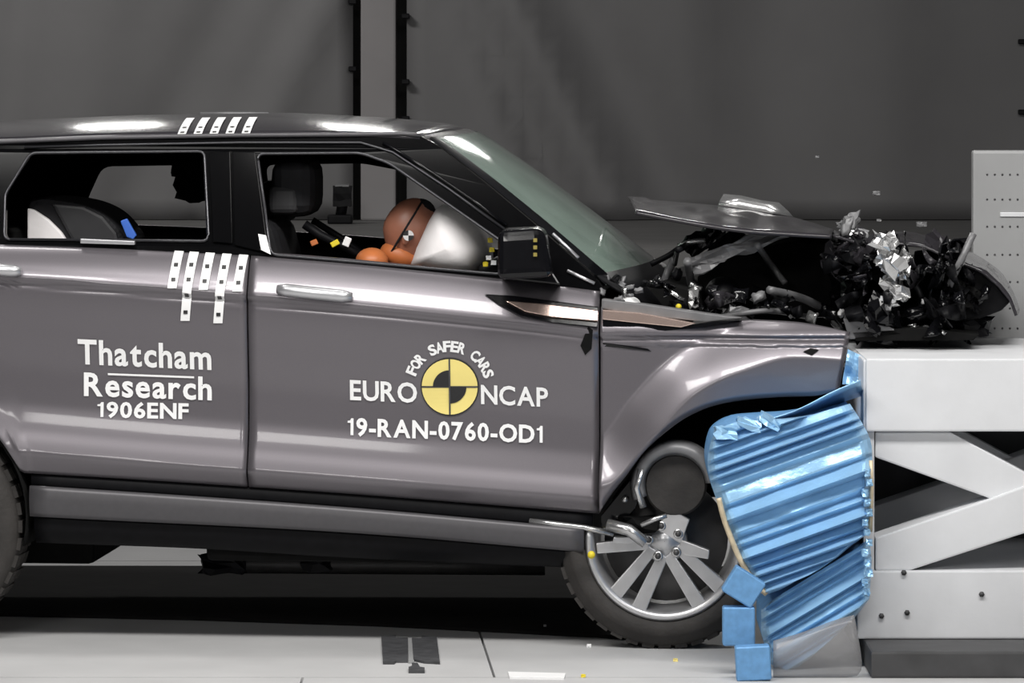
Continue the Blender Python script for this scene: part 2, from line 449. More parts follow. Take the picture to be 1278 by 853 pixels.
# ================================================================== CRUSHED HONEYCOMB
EY = -0.66
hb = thing('honeycomb_barrier', 'crumpled blue aluminium honeycomb block crushed between car and barrier', 'barrier', (P(985, 838, EY).x, EY+0.4, 0.0))
def blue_patch(name, top, bot, left, right, ridges, amp, seed, y0, depth, slope):
    ns, nt = 46, ridges*10
    poly = [Vector((p[0], p[1], 0)) for p in list(top)+list(right)+list(bot)[::-1]+list(left)[::-1]]
    def cut(r):                      # where a slanting row meets the outline
        xs_ = []
        for a, b in zip(poly, poly[1:]+poly[:1]):
            da = a.y+(a.x-985)*slope-r; db_ = b.y+(b.x-985)*slope-r
            if (da <= 0 < db_) or (db_ <= 0 < da): xs_.append(a.x+(b.x-a.x)*da/(da-db_))
        return (min(xs_), max(xs_)) if xs_ else None
    rs = [p.y+(p.x-985)*slope for p in poly]; r0, r1 = min(rs)+0.4, max(rs)-0.4
    rq = random.Random(seed+1); cuts_ = [0.0]
    for _ in range(ridges): cuts_.append(cuts_[-1]+rq.uniform(0.6, 1.5))
    g = []
    for j in range(nt+1):
        q = cuts_[j//10]+((cuts_[j//10+1]-cuts_[j//10])*(j % 10)/10 if j < nt else 0)
        r = r0+(r1-r0)*q/cuts_[-1]; a, b = cut(r)
        g.append([Vector((a+(b-a)*i/(ns-1), r-(a+(b-a)*i/(ns-1)-985)*slope, 0)) for i in range(ns)])
    rnd = random.Random(seed)
    amps = [amp*rnd.uniform(0.45, 1.3) for _ in range(ridges+1)]; shp = [rnd.uniform(0.55, 0.85) for _ in range(ridges+1)]
    G = []
    for j, row in enumerate(g):
        R = []
        for i, q in enumerate(row):
            n = noise.noise(Vector((q.x*0.012, q.y*0.012, seed)))
            tt = j/10+0.0
            k = min(max(int(tt), 0), ridges-1); fr = tt-int(tt) if tt > 0 else 0
            s = shp[k]; prof = fr/s if fr < s else (1-fr)/(1-s)
            prof = max(prof, 0)
            y = y0-amps[k]*prof+0.012*noise.noise(Vector((q.x*0.02, q.y*0.03, seed+5)))
            y += 0.004*noise.noise(Vector((q.x*0.05, q.y*0.05, seed+9)))
            # roll the outer border back
            e = min(i, ns-1-i)/3.0
            if e < 1: y += 0.05*(1-e)**2
            R.append(P(q.x, q.y, y))
        G.append(R)
    o = gridmesh(name, G, 'blue', hb, False)
    # body of the block behind the face
    g = [r for r in g if abs(r[0].x-r[-1].x) > 3]
    rim = [P(q.x, q.y, y0+0.07) for q in g[0]]+[P(r[-1].x, r[-1].y, y0+0.07) for r in g[1:]]+[P(q.x, q.y, y0+0.07) for q in g[-1][-2::-1]]+[P(r[0].x, r[0].y, y0+0.07) for r in g[-2:0:-1]]
    cen = sum(rim, Vector())/len(rim)
    a = [cen+(p-cen)*0.985 for p in rim]
    for p in a: p.x = min(p.x, P(1075, 0, y0+0.07).x)
    b = [p+Vector((0, depth, 0)) for p in a]
    prism(name.replace('face', 'core'), a, b, 'bluecore', hb)
    return G
blue_patch('upper_face', catmull([(886, 556), (893, 541), (915, 528), (950, 524), (985, 522), (1020, 516), (1060, 503)], 4),
           catmull([(956, 743), (975, 736), (1000, 722), (1015, 716), (1040, 700), (1062, 682), (1084, 666)], 4),
           catmull([(886, 556), (883, 580), (890, 612), (905, 652), (925, 700), (956, 743)], 4),
           catmull([(1060, 503), (1077, 530), (1088, 558), (1087, 610), (1084, 666)], 4), 15, 0.045, 3.0, EY, 0.36, 0.36)
blue_patch('lower_face', catmull([(950, 762), (970, 745), (1000, 727), (1040, 706), (1085, 672)], 4),
           catmull([(962, 829), (985, 839), (1030, 806), (1066, 772), (1085, 748)], 4),
           [(950, 762), (950, 790), (962, 829)],
           [(1085, 672), (1088, 700), (1085, 748)], 9, 0.028, 8.0, EY+0.03, 0.36, 0.60)
# torn sliver above the face, running up to the block
g = coons([Vector((*p, 0)) for p in catmull([(930, 532), (990, 515), (1040, 490), (1074, 476)], 4)],
          [Vector((*p, 0)) for p in catmull([(940, 540), (1000, 522), (1050, 503), (1078, 494)], 4)],
          [Vector((930, 532, 0)), Vector((940, 540, 0))], [Vector((1074, 476, 0)), Vector((1078, 494, 0))], 20, 4)
gridmesh('torn_sliver', [[P(q.x, q.y, EY+0.05+0.06*j+0.015*noise.noise(Vector((q.x*.03, j, 1)))) for q in r] for j, r in enumerate(g)], 'blue', hb, True, solid=0.004)
g = coons([Vector((1058, 436, 0)), Vector((1079, 446, 0))], [Vector((1052, 480, 0)), Vector((1080, 478, 0))],
          [Vector((1058, 436, 0)), Vector((1052, 480, 0))], [Vector((1079, 446, 0)), Vector((1080, 478, 0))], 8, 10)
gridmesh('torn_flap', [[P(q.x, q.y, -0.3+0.04*noise.noise(Vector((q.x*.06, q.y*.06, 2)))) for q in r] for r in g], 'blue', hb, False, solid=0.004)
# crumples at the upper left corner
for k, (px, py, w_, h_) in enumerate(((905, 540, 26, 14), (935, 530, 30, 12), (960, 526, 26, 12))):
    lump('crumple', P(px, py, EY-0.01), (w_/390, 0.06, h_/390), 'blue', hb, 20+k, 0.3, Matrix.Rotation(0.3*k, 3, 'Y'))
# bare honeycomb edges
tube('honeycomb_edge', [P(q.x, q.y, EY-0.02) for q in catmull([Vector((*p, 0)) for p in ((897, 622), (905, 652), (922, 695), (940, 725), (957, 742))], 5)], 0.009, 'cream', hb, 6)
tube('honeycomb_edge', [P(px, py, EY-0.01) for px, py in ((1087, 575), (1088, 610), (1086, 664))], 0.007, 'cream', hb, 6)
# pleat tabs along the right side
for k in range(13):
    py = 590+k*12.5
    c = P(1082+3*math.sin(k*2.1), py, EY-0.03)
    lump('pleat_tab', c, (0.018, 0.03, 0.02), 'blue', hb, 40+k, 0.3)
# blue square pads
for (px, py, w_, h_, rot, lab) in ((928, 733, 43, 36, 32, 'tilted blue square pad, topmost beside the crushed honeycomb'),
                              (922, 782, 40, 48, 0, 'upright blue square pad between two other pads under the wheel'),
                              (940, 830, 43, 42, -3, 'lowest blue square pad near the floor')):
    yy = EY-0.12
    c = P(px, py, yy); sc = (yy+D0)/F
    R = Matrix.Rotation(math.radians(rot), 3, 'Y')
    v, f = boxv(-w_/2*sc, w_/2*sc, -0.02, 0.05, -h_/2*sc, h_/2*sc)
    if py > 825: c.z = h_/2*sc+0.002; c.y = floor_y(851)+0.02; c.x = (px-CX)*(c.y+D0)/F
    o = bevbox('blue_pad', [c+R @ Vector(q) for q in v], 'bluecore', None, 0.004, 1, base=c)
    tag(o, lab, 'pad', 'blue pads hanging beside the honeycomb')
# smoky plastic liner lying below the honeycomb
g = coons([Vector((*p, 0)) for p in catmull([(965, 800), (1000, 790), (1040, 775), (1066, 768)], 4)],
          [Vector((*p, 0)) for p in catmull([(965, 846), (1000, 848), (1040, 848), (1070, 844)], 4)],
          [Vector((965, 800, 0)), Vector((965, 846, 0))],
          [Vector((*p, 0)) for p in catmull([(1066, 768), (1072, 800), (1076, 832), (1070, 844)], 4)], 16, 10)
sy = floor_y(848)
o = gridmesh('plastic_liner', [[P(q.x, q.y, sy+0.03-0.03*math.sin(PI*j/9)) for q in r] for j, r in enumerate(g)], 'film', None, True, solid=0.004, base=P(1020, 847, sy+0.02))
tag(o, 'smoky plastic bumper liner standing on the floor below the crushed honeycomb', 'liner')

# ================================================================== CAR
car = thing('car', 'dark grey sport utility car with its front crushed in a crash test', 'car', CO, -YAW)
WMC = wmat(car)
XR = -440.0        # rear end in pixels
bl = pchip([(-500, 292), (0, 303), (320, 317), (620, 345), (760, 362)])
cr = pchip([(-500, 318), (0, 351), (338, 379), (660, 411), (760, 424)])
lo = pchip([(-500, 540), (0, 563), (150, 576), (400, 596), (760, 625)])
db = pchip([(-500, 566), (30, 592), (420, 617), (760, 644)])
SV = [(0, .090), (.16, .050), (.45, .016), (.80, .001), (.93, 0.0)]
def side_v(x, y):
    B, C, Lw, Dd = bl(x), cr(x), lo(x), db(x)
    if y < C-3:
        return pv1((y-B)/(C-3-B))
    if y < Lw:
        return pv2((y-C+3)/(Lw-C+3))
    return pv3((y-Lw)/(Dd-Lw))
pv1 = pchip([(0, .105), (.10, .080), (.40, .042), (.72, .014), (.92, .001), (1, .001)])
pv2 = pchip([(0, .001), (.02, .019), (.04, .014), (.3, .030), (.55, .046), (.70, .045), (.84, .032), (.95, .010), (1, .001)])
pv3 = pchip([(0, .001), (.25, .008), (1, .035)])
W = 1.88
def S(px, py, v, far=False):
    u, z = uz(px, py)
    return Cw(u, W-v if far else v, z)
RC = (-115.0, 645.0); RR = 149.0
def arch_y(x):
    d = x-RC[0]
    if abs(d) >= RR: return None
    return RC[1]-math.sqrt(RR*RR-d*d)
def side_panel(name, x0, x1, m, far=False, nc=40, nr=70, slant0=0, slant1=0, parent=car):
    G = []
    cols = [x0+(x1-x0)*i/(nc-1) for i in range(nc)]
    for e in (RC[0]-RR, RC[0]+RR):
        if x0 < e < x1: cols += [e-0.3, e+0.3, e-2, e-6]
    cols.sort()
    for j in range(-1, nr+1):
        row = []
        for i, x in enumerate(cols):
            t = min(max(j/(nr-1), 0), 1)
            top = bl(x); bot = db(x)
            a = arch_y(x)
            if a is not None: bot = min(a, bot)
            y = top+(bot-top)*t
            v = side_v(x, y)
            if a is not None:                         # wheel-arch lip
                d = RR-1-math.hypot(x-RC[0], y-RC[1])
                d = -d
                if d < 26: v -= 0.003*(1-max(d, 0)/26)**0.7
            if j < 0 or j > nr-1: v += 0.035
            row.append(S(x, y, v, far))
        G.append([S(cols[0], min(bl(cols[0])+(db(cols[0])-bl(cols[0]))*min(max(j/(nr-1), 0), 1), 9e9), 0.05, far)] + row + [row[-1]+EV*(0.04 if not far else -0.04)])
        # first column flange uses the same height as the first row point
        G[-1][0] = row[0]+EV*(0.04 if not far else -0.04)
    return gridmesh(name, G, m, parent, True, flip=far)
def rename_label(o, lab): o['label'] = lab; return o
rename_label(side_panel('quarter_panel', XR, -64, 'paint'), 'grey rear quarter panel')
rdoor = side_panel('rear_door', -62, 306.5, 'paint')
fdoor = side_panel('front_door', 309, 746.5, 'paint')
side_panel('far_side_panel', XR, 746, 'paint', True, 60)

# ---- sill: black strip, grey cladding, black underside
stb = pchip([(-500, 574), (30, 607), (420, 634), (760, 664)])
clb = pchip([(-500, 610), (30, 645), (420, 665), (760, 693)])
skb = pchip([(-500, 640), (30, 680), (240, 688), (420, 699), (760, 714)])
def band(name, fa, fb, va, vb, x0, x1, m, bulge=0.0, far=False, nr=8):
    G = []
    n = 30
    for j in range(-1, nr+1):
        t = min(max(j/(nr-1), 0), 1); row = []
        for i in range(n):
            x = x0+(x1-x0)*i/(n-1); y = fa(x)+(fb(x)-fa(x))*t
            v = va+(vb-va)*t-bulge*math.sin(PI*t)
            if j < 0 or j > nr-1: v += 0.06
            row.append(S(x, y, v, far))
        row = [row[0]+EV*0.05*(-1 if far else 1)]+row+[row[-1]+EV*0.05*(-1 if far else 1)]
        G.append(row)
    return gridmesh(name, G, m, car, True, flip=far)
for far in (False, True):
    band('door_strip', lambda x: db(x)+1, stb, 0.045, 0.04, 36, 738, 'black', 0.004, far)
    band('sill_cladding', stb, clb, 0.012, 0.016, 36, 728, 'clad', 0.008, far)
    band('side_skirt', clb, skb, 0.035, 0.075, 40, 728, 'black', 0.014, far)
# ---- underbody, floor and inner panels
def cbox(name, x0, x1, y0, y1, v0, v1, m, bev=0.02, parent=None):
    u0, z1 = uz(x0, y0); u1, z0 = uz(x1, y1)
    v, f = boxv(u0, u1, v0, v1, z0, z1)
    return bevbox(name, [Cw(*q) for q in v], m, parent or car, bev)
cbox('underbody', 60, 250, 630, 678, 0.12, W-0.12, 'deep')
cbox('underbody', 250, 720, 640, 710, 0.12, W-0.12, 'deep')
cbox('underbody', -425, 84, 600, 725, 0.5, W-0.3, 'deep')
for k, (px, py, s) in enumerate(((280, 704, 30), (395, 700, 18))):
    lump('exhaust_bracket', L(px, py, 0.5), (s/200, 0.14, 0.06), 'black', car, 60+k, 0.25)
tube('exhaust_pipe', [L(x, 702+0.02*x*0.3, 0.9) for x in (260, 350, 500, 680)], 0.035, 'disc', car)
for vv, nm in ((0.10, 'door_card'), (W-0.15, 'door_card')):
    G = [[S(x, bl(x)+4+(db(x)-bl(x)-4)*t, vv) for x in np.linspace(35, 740, 12)] for t in (0, 0.3, 0.6, 1)]
    gridmesh(nm, G, 'black', car, False, solid=0.02)
cbox('firewall', 742, 752, 365, 640, 0.12, W-0.12, 'deep', 0.005)

for far in (False, True):
    G = [[Cw(uz(RC[0]+(RR-1)*math.cos(a), RC[1]-(RR-1)*math.sin(a))[0], (0.02+0.5*k/4) if not far else W-0.02-0.5*k/4, uz(RC[0], RC[1]-(RR-1)*math.sin(a))[1]) for a in np.linspace(-0.25, PI, 28)] for k in range(5)]
    gridmesh('wheel_arch_liner', G, 'deep', car, True, solid=0.006)
# ---- door handles, seams
def handle(x0, x1, y0, y1, parent, m='chrome'):
    pts = [(x0, y0), (x1, y1)]
    path = []
    for i in range(9):
        t = i/8; x = x0+(x1-x0)*t; y = y0+(y1-y0)*t
        path.append(S(x, y, side_v(x, y)-0.016-0.008*math.sin(PI*t)))
    r = [0.014]+[0.021]*7+[0.014]
    o = tube('door_handle', path, r, m, parent, 10)
    return o
handle(-60, 27, 332, 339, rdoor)
handle(346, 440, 361, 371, fdoor)
# ---- greenhouse
def vg(px, py):
    t = (bl(px)-py)/135.0
    return 0.085+0.13*max(t, -0.2)
def rounded(poly, r=10, n=4):
    out = []; N = len(poly)
    for i in range(N):
        a, b, c = Vector(poly[i-1]), Vector(poly[i]), Vector(poly[(i+1) % N])
        ra = min(r, (a-b).length*0.45); rc = min(r, (c-b).length*0.45)
        p = b+(a-b).normalized()*ra; q = b+(c-b).normalized()*rc
        for k in range(n+1):
            t = k/n; out.append(tuple(p*(1-t)**2+b*2*t*(1-t)+q*t*t))
    return out
w_rear = rounded([(5, 299), (6, 243), (38, 191), (255, 189), (260, 301)], 8)
w_front = rounded([(321, 192), (450, 191), (486, 204), (628, 303), (628, 343), (338, 318)], 9)
w_quarter = rounded([(-250, 292), (-190, 205), (-20, 193), (-45, 240), (-52, 294)], 10)
gh_out = [(-430, 295), (-395, 215), (-330, 186), (-200, 180), (0, 177), (130, 172), (300, 169), (440, 168), (505, 167), (524, 170),
          (552, 186), (610, 232), (670, 282), (742, 346), (756, 364), (700, 357), (620, 347), (320, 319), (0, 305), (-200, 299)]
def greenhouse(far=False):
    V, Fs = plate2d([(a, -b) for a, b in gh_out], [[(a, -b) for a, b in h] for h in (w_rear, w_front, w_quarter)], 0.05)
    out = []
    for q in V:
        px, py = q.x, -q.y
        v = vg(px, py)
        p = L(px, py, v)
        lu = (p-CO).dot(EU)
        dv = (0.025-q.z)
        out.append(Cw(lu, (W-v-dv) if far else v+dv, p.z))
    return mk('window_frame', out, Fs, 'frame', car)
gf = greenhouse()
# far side frame: openings placed by how they show through the near windows
far_out = [(-260, 310), (-230, 200), (-100, 178), (60, 178), (300, 174), (470, 174), (545, 178), (640, 235), (780, 330), (780, 360), (600, 350), (300, 340), (0, 330), (-200, 325)]
fw_r = rounded([(108, 299), (108, 252), (128, 208), (256, 206), (262, 302)], 12)
fw_f = rounded([(332, 206), (452, 204), (510, 215), (640, 305), (640, 335), (345, 314)], 10)
V, Fs = plate2d([(a, -b) for a, b in far_out], [[(a, -b) for a, b in h] for h in (fw_r, fw_f)], 0.05)
mk('far_window_frame', [L(q.x, -q.y, W-0.10-0.13*max((300+q.y)/135, -0.2)+q.z) for q in V], Fs, 'black', car)
# trims round the openings
for wpoly, nm in ((w_rear, 'window_trim'), (w_front, 'window_trim'), (w_quarter, 'window_trim')):
    pts = [L(x, y, vg(x, y)-0.003) for x, y in wpoly]
    tube(nm, pts+[pts[0]], 0.0052, 'trimline', gf, 6)
# highlight lines of the roof rail and door tops, made as grey tubes
tube('rail_highlight', [L(x, y, vg(x, y)-0.004) for x, y in ((-330, 186), (-200, 180), (0, 177), (130, 172), (300, 169), (440, 168), (505, 167), (524, 169))], 0.0075, 'clad', car, 8)
tube('door_top_highlight', [L(x, y, vg(x, y)-0.003) for x, y in ((30, 184), (130, 181), (300, 178), (450, 178), (490, 190), (560, 236), (632, 288))], 0.0045, 'trimline', gf, 6)
tube('pillar_line', [L(x, y, vg(x, y)-0.004) for x, y in ((478, 178), (540, 216), (590, 250), (632, 281))], 0.006, 'gloss', gf, 6)
# B pillar panels (door frames either side of the shut line)
for poly in ([(261, 190), (287, 189), (290, 304), (266, 302)], [(290, 189), (318, 190), (335, 316), (293, 306)]):
    fr = [L(x, y, vg(x, y)-0.010) for x, y in poly]
    prism('pillar_panel', fr, [p+EV*0.012 for p in fr], 'frame', gf, 0.002)
# ---- roof
rt = pchip([(-430, 200), (-330, 168), (-200, 158), (-100, 153), (0, 149), (130, 144), (300, 141), (440, 148), (500, 155), (530, 163)])
re_ = pchip([(-430, 222), (-395, 205), (-330, 185), (-200, 179), (0, 176), (130, 171), (300, 168), (440, 167), (524, 170)])
xs = list(np.linspace(-420, 524, 50))
zr_u = []
G = []
NV = 24
for x in xs:
    p = L(x, re_(x), vg(x, re_(x))-0.004); u0 = (p-CO).dot(EU); v0 = (p-CO).dot(EV)
    # crown height so that its outline shows at rt(x)
    q = L(x, rt(x), W/2); zc = max(q.z, p.z+0.005)
    row = []
    for k in range(NV+1):
        s = -1+2*k/NV
        c = (1-abs(s)**2.6)
        # header bows forward at the windscreen end
        bow = 0.07*(1-s*s)*max(0, (x-380)/144)
        row.append(Cw(u0+bow, v0+(W-2*v0)*(k/NV), p.z+(zc-p.z)*c))
    G.append(row)
roof = gridmesh('roof', G, 'darkpaint', car, True, solid=0.012)
roof_front = [Vector(p) for p in G[-1]]
# headliner
gridmesh('headliner', [[p+Vector((0, 0, -0.035)) for p in r[1:-1]] for r in G[4:-1]], 'seat', car, True)
# roof aerial rail along the crown
tube('roof_rib', [Cw((L(x, rt(x), W/2)-CO).dot(EU), W/2, L(x, rt(x), W/2).z-0.002) for x in (250, 290, 335)], 0.006, 'greyplastic', car, 6)
# tailgate and rear bumper
tg = []
for j, (px, py) in enumerate(((-420, 212), (-432, 296), (-442, 400), (-445, 500), (-440, 560))):
    row = []
    for k in range(13):
        s = -1+2*k/12
        u, z = uz(px, py, 0)
        v0 = 0.27 if j == 0 else 0.1
        row.append(Cw(u-0.10*(1-s*s), v0+(W-2*v0)*k/12, z))
    tg.append(row)
gridmesh('tailgate', tg, 'paint', car, True, solid=0.01)
cbox('rear_bumper', -448, -270, 556, 620, 0.03, W-0.03, 'clad', 0.03)
# ---- windscreen
near = [L(x, y, vg(x, y)+0.012) for x, y in catmull([Vector((a, b, 0)) for a, b in ((545, 181), (607, 229), (670, 280), (738, 340), (752, 354))], 5) for _ in (0,)] if False else None
edge = resample([Vector((a, b, 0)) for a, b in ((536, 174), (552, 184), (610, 229), (670, 279), (742, 342), (756, 356))], 16)
G = []
for j, q in enumerate(edge):
    vv = vg(q.x, q.y)+0.004
    p = L(q.x, q.y, vv); u0 = (p-CO).dot(EU)
    row = []
    for k in range(21):
        s = -1+2*k/20; tt = j/15
        bow = (0.085+0.06*tt)*(1-s*s)
        row.append(Cw(u0+bow, vv+(W-2*vv)*k/20, p.z+0.012*(1-s*s)))
    G.append(row)
ws = gridmesh('windscreen', G, 'glass', car, True)
gridmesh('header', [roof_front, G[1]] if False else [[roof_front[round(k*NV/20)] for k in range(21)], G[1]], 'gloss', car, True)
# black frit band and scuttle below the glass
fr_ = [p+Vector((0, 0, 0.003)) for p in G[-1]]
gridmesh('scuttle', [[p+EU*(0.0) for p in G[-2]], [p+EU*0.07+Vector((0, 0, -0.03)) for p in G[-1]], [p+EU*0.13+Vector((0, 0, -0.10)) for p in G[-1]]], 'black', car, True, solid=0.01)
# frit strip along the near pillar
gridmesh('pillar_cover', [[p[0]+EV*(-0.006), p[0]+EV*0.02+Vector((0, 0, 0.008)), p[1]+Vector((0, 0, 0.004))] for p in G], 'gloss', car, True)

# ---- wing mirror
t_c = L(662, 316, -0.07)
mv = [(-0.10, -0.10, -0.085), (0.085, -0.10, -0.075), (-0.105, 0.10, -0.085), (0.07, 0.10, -0.07), (-0.10, -0.09, 0.075), (0.05, -0.09, 0.085), (-0.105, 0.1, 0.08), (0.045, 0.1, 0.085)]
mir = bevbox('wing_mirror', [t_c+EU*a+EV*b+Vector((0, 0, c)) for a, b, c in mv], 'gloss', car, 0.035, 4)
mir['label'] = 'black wing mirror with yellow reflections painted on'
for k in range(3):
    c = L(668, 300+k*9, -0.176)
    bevbox('yellow_reflection', [c+EU*a+EV*b+Vector((0, 0, d)) for d in (-0.006, 0.006) for b in (-0.002, 0.004) for a in (-0.006, 0.006)], 'amber', mir, 0)  # reflections on the mirror casing, built as amber blocks
prism('mirror_foot', [L(x, y, -0.02) for x, y in ((632, 340), (690, 340), (700, 356), (626, 348))], [L(x, y, 0.09) for x, y in ((632, 340), (690, 340), (700, 356), (626, 348))], 'gloss', mir, 0.006)
# bright streaks behind the mirror: pillar highlights built as chrome tubes
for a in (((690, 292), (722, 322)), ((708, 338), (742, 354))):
    tube('pillar_highlight', [L(a[0][0], a[0][1], vg(*a[0])-0.006), L(a[1][0], a[1][1], vg(*a[1])-0.006)], 0.006, 'chrome', gf, 6)

# ---- side vent trim with rose copper blade
def onside(poly, off): return [S(x, y, side_v(min(x, 745), y)+off) for x, y in poly]
vent = [(604, 368), (640, 370), (746, 384), (746, 409), (690, 403), (650, 395), (622, 380)]
prism('side_vent', onside(vent, -0.012), onside(vent, 0.02), 'gloss', fdoor, 0.003)
vb = [(630, 376), (690, 381), (746, 388), (746, 401), (690, 396), (655, 389)]
prism('vent_blade', onside(vb, -0.020), onside(vb, -0.005), 'copper', fdoor, 0.003)
# nick at the front edge of the door
nk = [(734, 408), (740, 412), (738, 436), (730, 444), (724, 432)]
prism('torn_paint_patch', onside(nk, -0.004), onside(nk, 0.002), 'deep', fdoor, 0)
tube('broken_hinge', [S(660, 652, 0.03), S(690, 655, 0.02), S(730, 660, 0.02), S(765, 668, 0.03)], 0.010, 'silver', car, 6)

# ---- front wing (fender) with flared arch
ftop = pchip([(749, 384), (800, 398), (830, 407), (860, 408), (900, 404), (940, 401), (990, 403), (1030, 409), (1062, 416)])
fbot = [(748, 641), (752, 634), (765, 615), (783, 592), (805, 563), (830, 540), (860, 519), (895, 505), (935, 498), (980, 495), (1020, 494), (1046, 490)]
fb = pchip(fbot)
ridge = catmull([Vector((x, y, 0)) for x, y in ((745, 556), (762, 540), (790, 500), (830, 458), (870, 432), (915, 414), (980, 396), (1070, 400))], 6)
archp = catmull([Vector((x, y, 0)) for x, y in fbot], 6)
def pdist(p, poly):
    best = 1e9; sg = 1
    for a, b in zip(poly[:-1], poly[1:]):
        ab = b-a; t = max(0, min(1, (p-a).dot(ab)/ab.dot(ab))); d = p-(a+ab*t); l = d.length
        if l < best:
            best = l; sg = 1 if (ab.x*d.y-ab.y*d.x) > 0 else -1
    return best*sg
def xend(y): return 0
def fender_v(x, y):
    p = Vector((x, y, 0))
    base = side_v(745, 384+(y-384)) if y < 470 else 0.03
    base = 0.022 if y > 432 else base
    s = pdist(p, ridge); a = abs(pdist(p, archp))
    k = max(0, min(1, (s+8)/62)); k = 0.35*k*k*(3-2*k)+0.65*min(1, max(0, (k-0.08)/0.84))
    top = 0.05*math.exp(-((y-ftop(x))/14)**2)*max(0, min(1, (x-860)/60))
    sh = max(0, 1-(y-ftop(x))/70)**1.6*max(0, min(1, (x-800)/80))
    return base-0.078*k+0.016*max(0, (s-50)/50)+0.02*sh+0.014*max(0, 1-a/6)*k
G = []
NC, NR = 70, 60
for j in range(-1, NR+1):
    t = min(max(j/(NR-1), 0), 1); row = []
    for i in range(NC):
        s = i/(NC-1)
        x = 749+(1058-749)*s
        y0, y1 = ftop(x), fb(min(x, 1046))
        y = y0+(y1-y0)*t
        # torn front end slants inwards towards the bottom
        x2 = x-14*t*max(0, (s-0.7)/0.3)**2
        v = fender_v(x2, y)
        v += 0.006*noise.noise(Vector((x*0.012, y*0.012, 3)))*max(0, (s-0.2))
        if j < 0 or j > NR-1: v += 0.05
        row.append(S(x2, y, v))
    row = [row[0]+EV*0.04]+row+[row[-1]+EV*0.035+EU*0.008]
    G.append(row)
fen = gridmesh('front_wing', G, 'paint', car, True)
fen['label'] = 'grey front wing torn off at its front edge'
nk = [(1003, 438), (1012, 434), (1022, 436), (1014, 442)]
prism('torn_hole', [S(x, y, fender_v(x, y)-0.005) for x, y in nk], [S(x, y, fender_v(x, y)+0.01) for x, y in nk], 'deep', fen)
nk = [(752, 428), (808, 436), (812, 439), (752, 433)]
prism('wing_slot', [S(x, y, fender_v(x, y)-0.004) for x, y in nk], [S(x, y, fender_v(x, y)+0.01) for x, y in nk], 'gloss', fen)
nk = [(752, 387), (800, 391), (868, 404), (850, 409), (800, 404), (752, 399)]
prism('wing_blade', [S(x, y, 0.0) for x, y in nk], [S(x, y, 0.04) for x, y in nk], 'copper', fen, 0.003)
nk = [(750, 374), (800, 380), (880, 392), (925, 398), (880, 403), (800, 394), (750, 386)]
prism('wing_rail', [S(x, y, 0.03) for x, y in nk], [S(x, y, 0.10) for x, y in nk], 'greyplastic', fen, 0.004)
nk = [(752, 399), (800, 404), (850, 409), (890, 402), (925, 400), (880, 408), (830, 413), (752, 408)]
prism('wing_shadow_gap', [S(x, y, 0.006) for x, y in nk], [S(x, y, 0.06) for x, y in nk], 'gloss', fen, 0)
# arch liner: the arch edge carried inwards
G = []
for k in range(8):
    row = []
    for q in archp[::3]:
        u, z = uz(q.x, q.y)
        row.append(Cw(u+0.02*math.sin(k*2), -0.03+0.07*k+0.03, z+0.012*k*(1 if k < 5 else 0.8)+0.012*noise.noise(Vector((q.x*.02, k, 0)))))
    G.append(row)
gridmesh('wheel_arch_liner', G, 'deep', car, False, solid=0.006)
cbox('inner_wing', 760, 1050, 470, 640, 0.50, 0.54, 'deep', 0.002)
# dark leg of the body between door and arch
nk = [(748, 646), (790, 594), (812, 570), (806, 600), (790, 640), (766, 668), (748, 660)]
prism('arch_bracket', [S(x, y, 0.07) for x, y in nk], [S(x, y, 0.20) for x, y in nk], 'gloss', car, 0.004)

def cprism(name, poly, v0, v1, m, bev=0.01):
    return prism(name, [L(x, y, v0) for x, y in poly], [L(x, y, v0)+EV*(v1-v0) for x, y in poly], m, car, bev)
# ---- bonnet: rear part still flat, front part folded down
topc = catmull([Vector((x, y, 0)) for x, y in ((783, 245), (830, 251), (890, 256), (940, 263), (985, 270), (1010, 277), (1042, 287))], 6)
botc = catmull([Vector((x, y, 0)) for x, y in ((794, 264), (830, 271), (880, 280), (930, 287), (985, 291), (1038, 294))], 6)
nS, nT = 60, 16
T = resample([L(q.x, q.y, 1.45) for q in topc], nS); B = resample([L(q.x, q.y, 0.20) for q in botc], nS)
G = []
for j in range(nT):
    t = j/(nT-1); row = []
    for i in range(nS):
        p = T[i].lerp(B[i], t)
        p.z += 0.016*noise.noise(Vector((i*0.13, j*0.25, 4)))*math.sin(PI*t)+0.012*math.sin(PI*t)
        row.append(p)
    G.append(row)
bon = gridmesh('bonnet', G, 'darkpaint', car, True, solid=0.012)
flap = [[(896, 258), (920, 261), (955, 266), (990, 272)], [(898, 252), (922, 253), (955, 259), (984, 265)], [(903, 243), (925, 245), (950, 251), (972, 254)]]
G = [[L(x, y, 1.40+0.012*j+0.006*noise.noise(Vector((x*0.06, j, 1)))) for x, y in r] for j, r in enumerate(flap)]
gridmesh('flap_highlight', G, 'silver', car, True, solid=0.006)  # lamp reflection on the bonnet, put in by silver colour and tilt
bon['label'] = 'buckled grey bonnet lifted off its hinges'
T = [L(x, y, 0.92) for x, y in ((1042, 287), (1085, 296), (1120, 288), (1170, 298), (1212, 315), (1240, 332), (1262, 358), (1273, 388))]
B = [L(x, y, 0.30) for x, y in ((1040, 294), (1080, 306), (1120, 300), (1165, 312), (1208, 330), (1238, 345), (1258, 366), (1270, 394))]
T = catmull(T, 4); B = catmull(B, 4)
G = []
for j in range(10):
    t = j/9
    G.append([T[i].lerp(B[i], t)+Vector((0, 0, 0.012*noise.noise(Vector((i*0.35, j*0.5, 9))))) for i in range(len(T))])
gridmesh('bonnet_nose', G, 'darkpaint', car, True, solid=0.010)
cprism('nose_cheek', [(1196, 334), (1222, 338), (1246, 356), (1262, 376), (1250, 388), (1226, 397), (1192, 404)], 0.34, 0.85, 'black', 0.01)
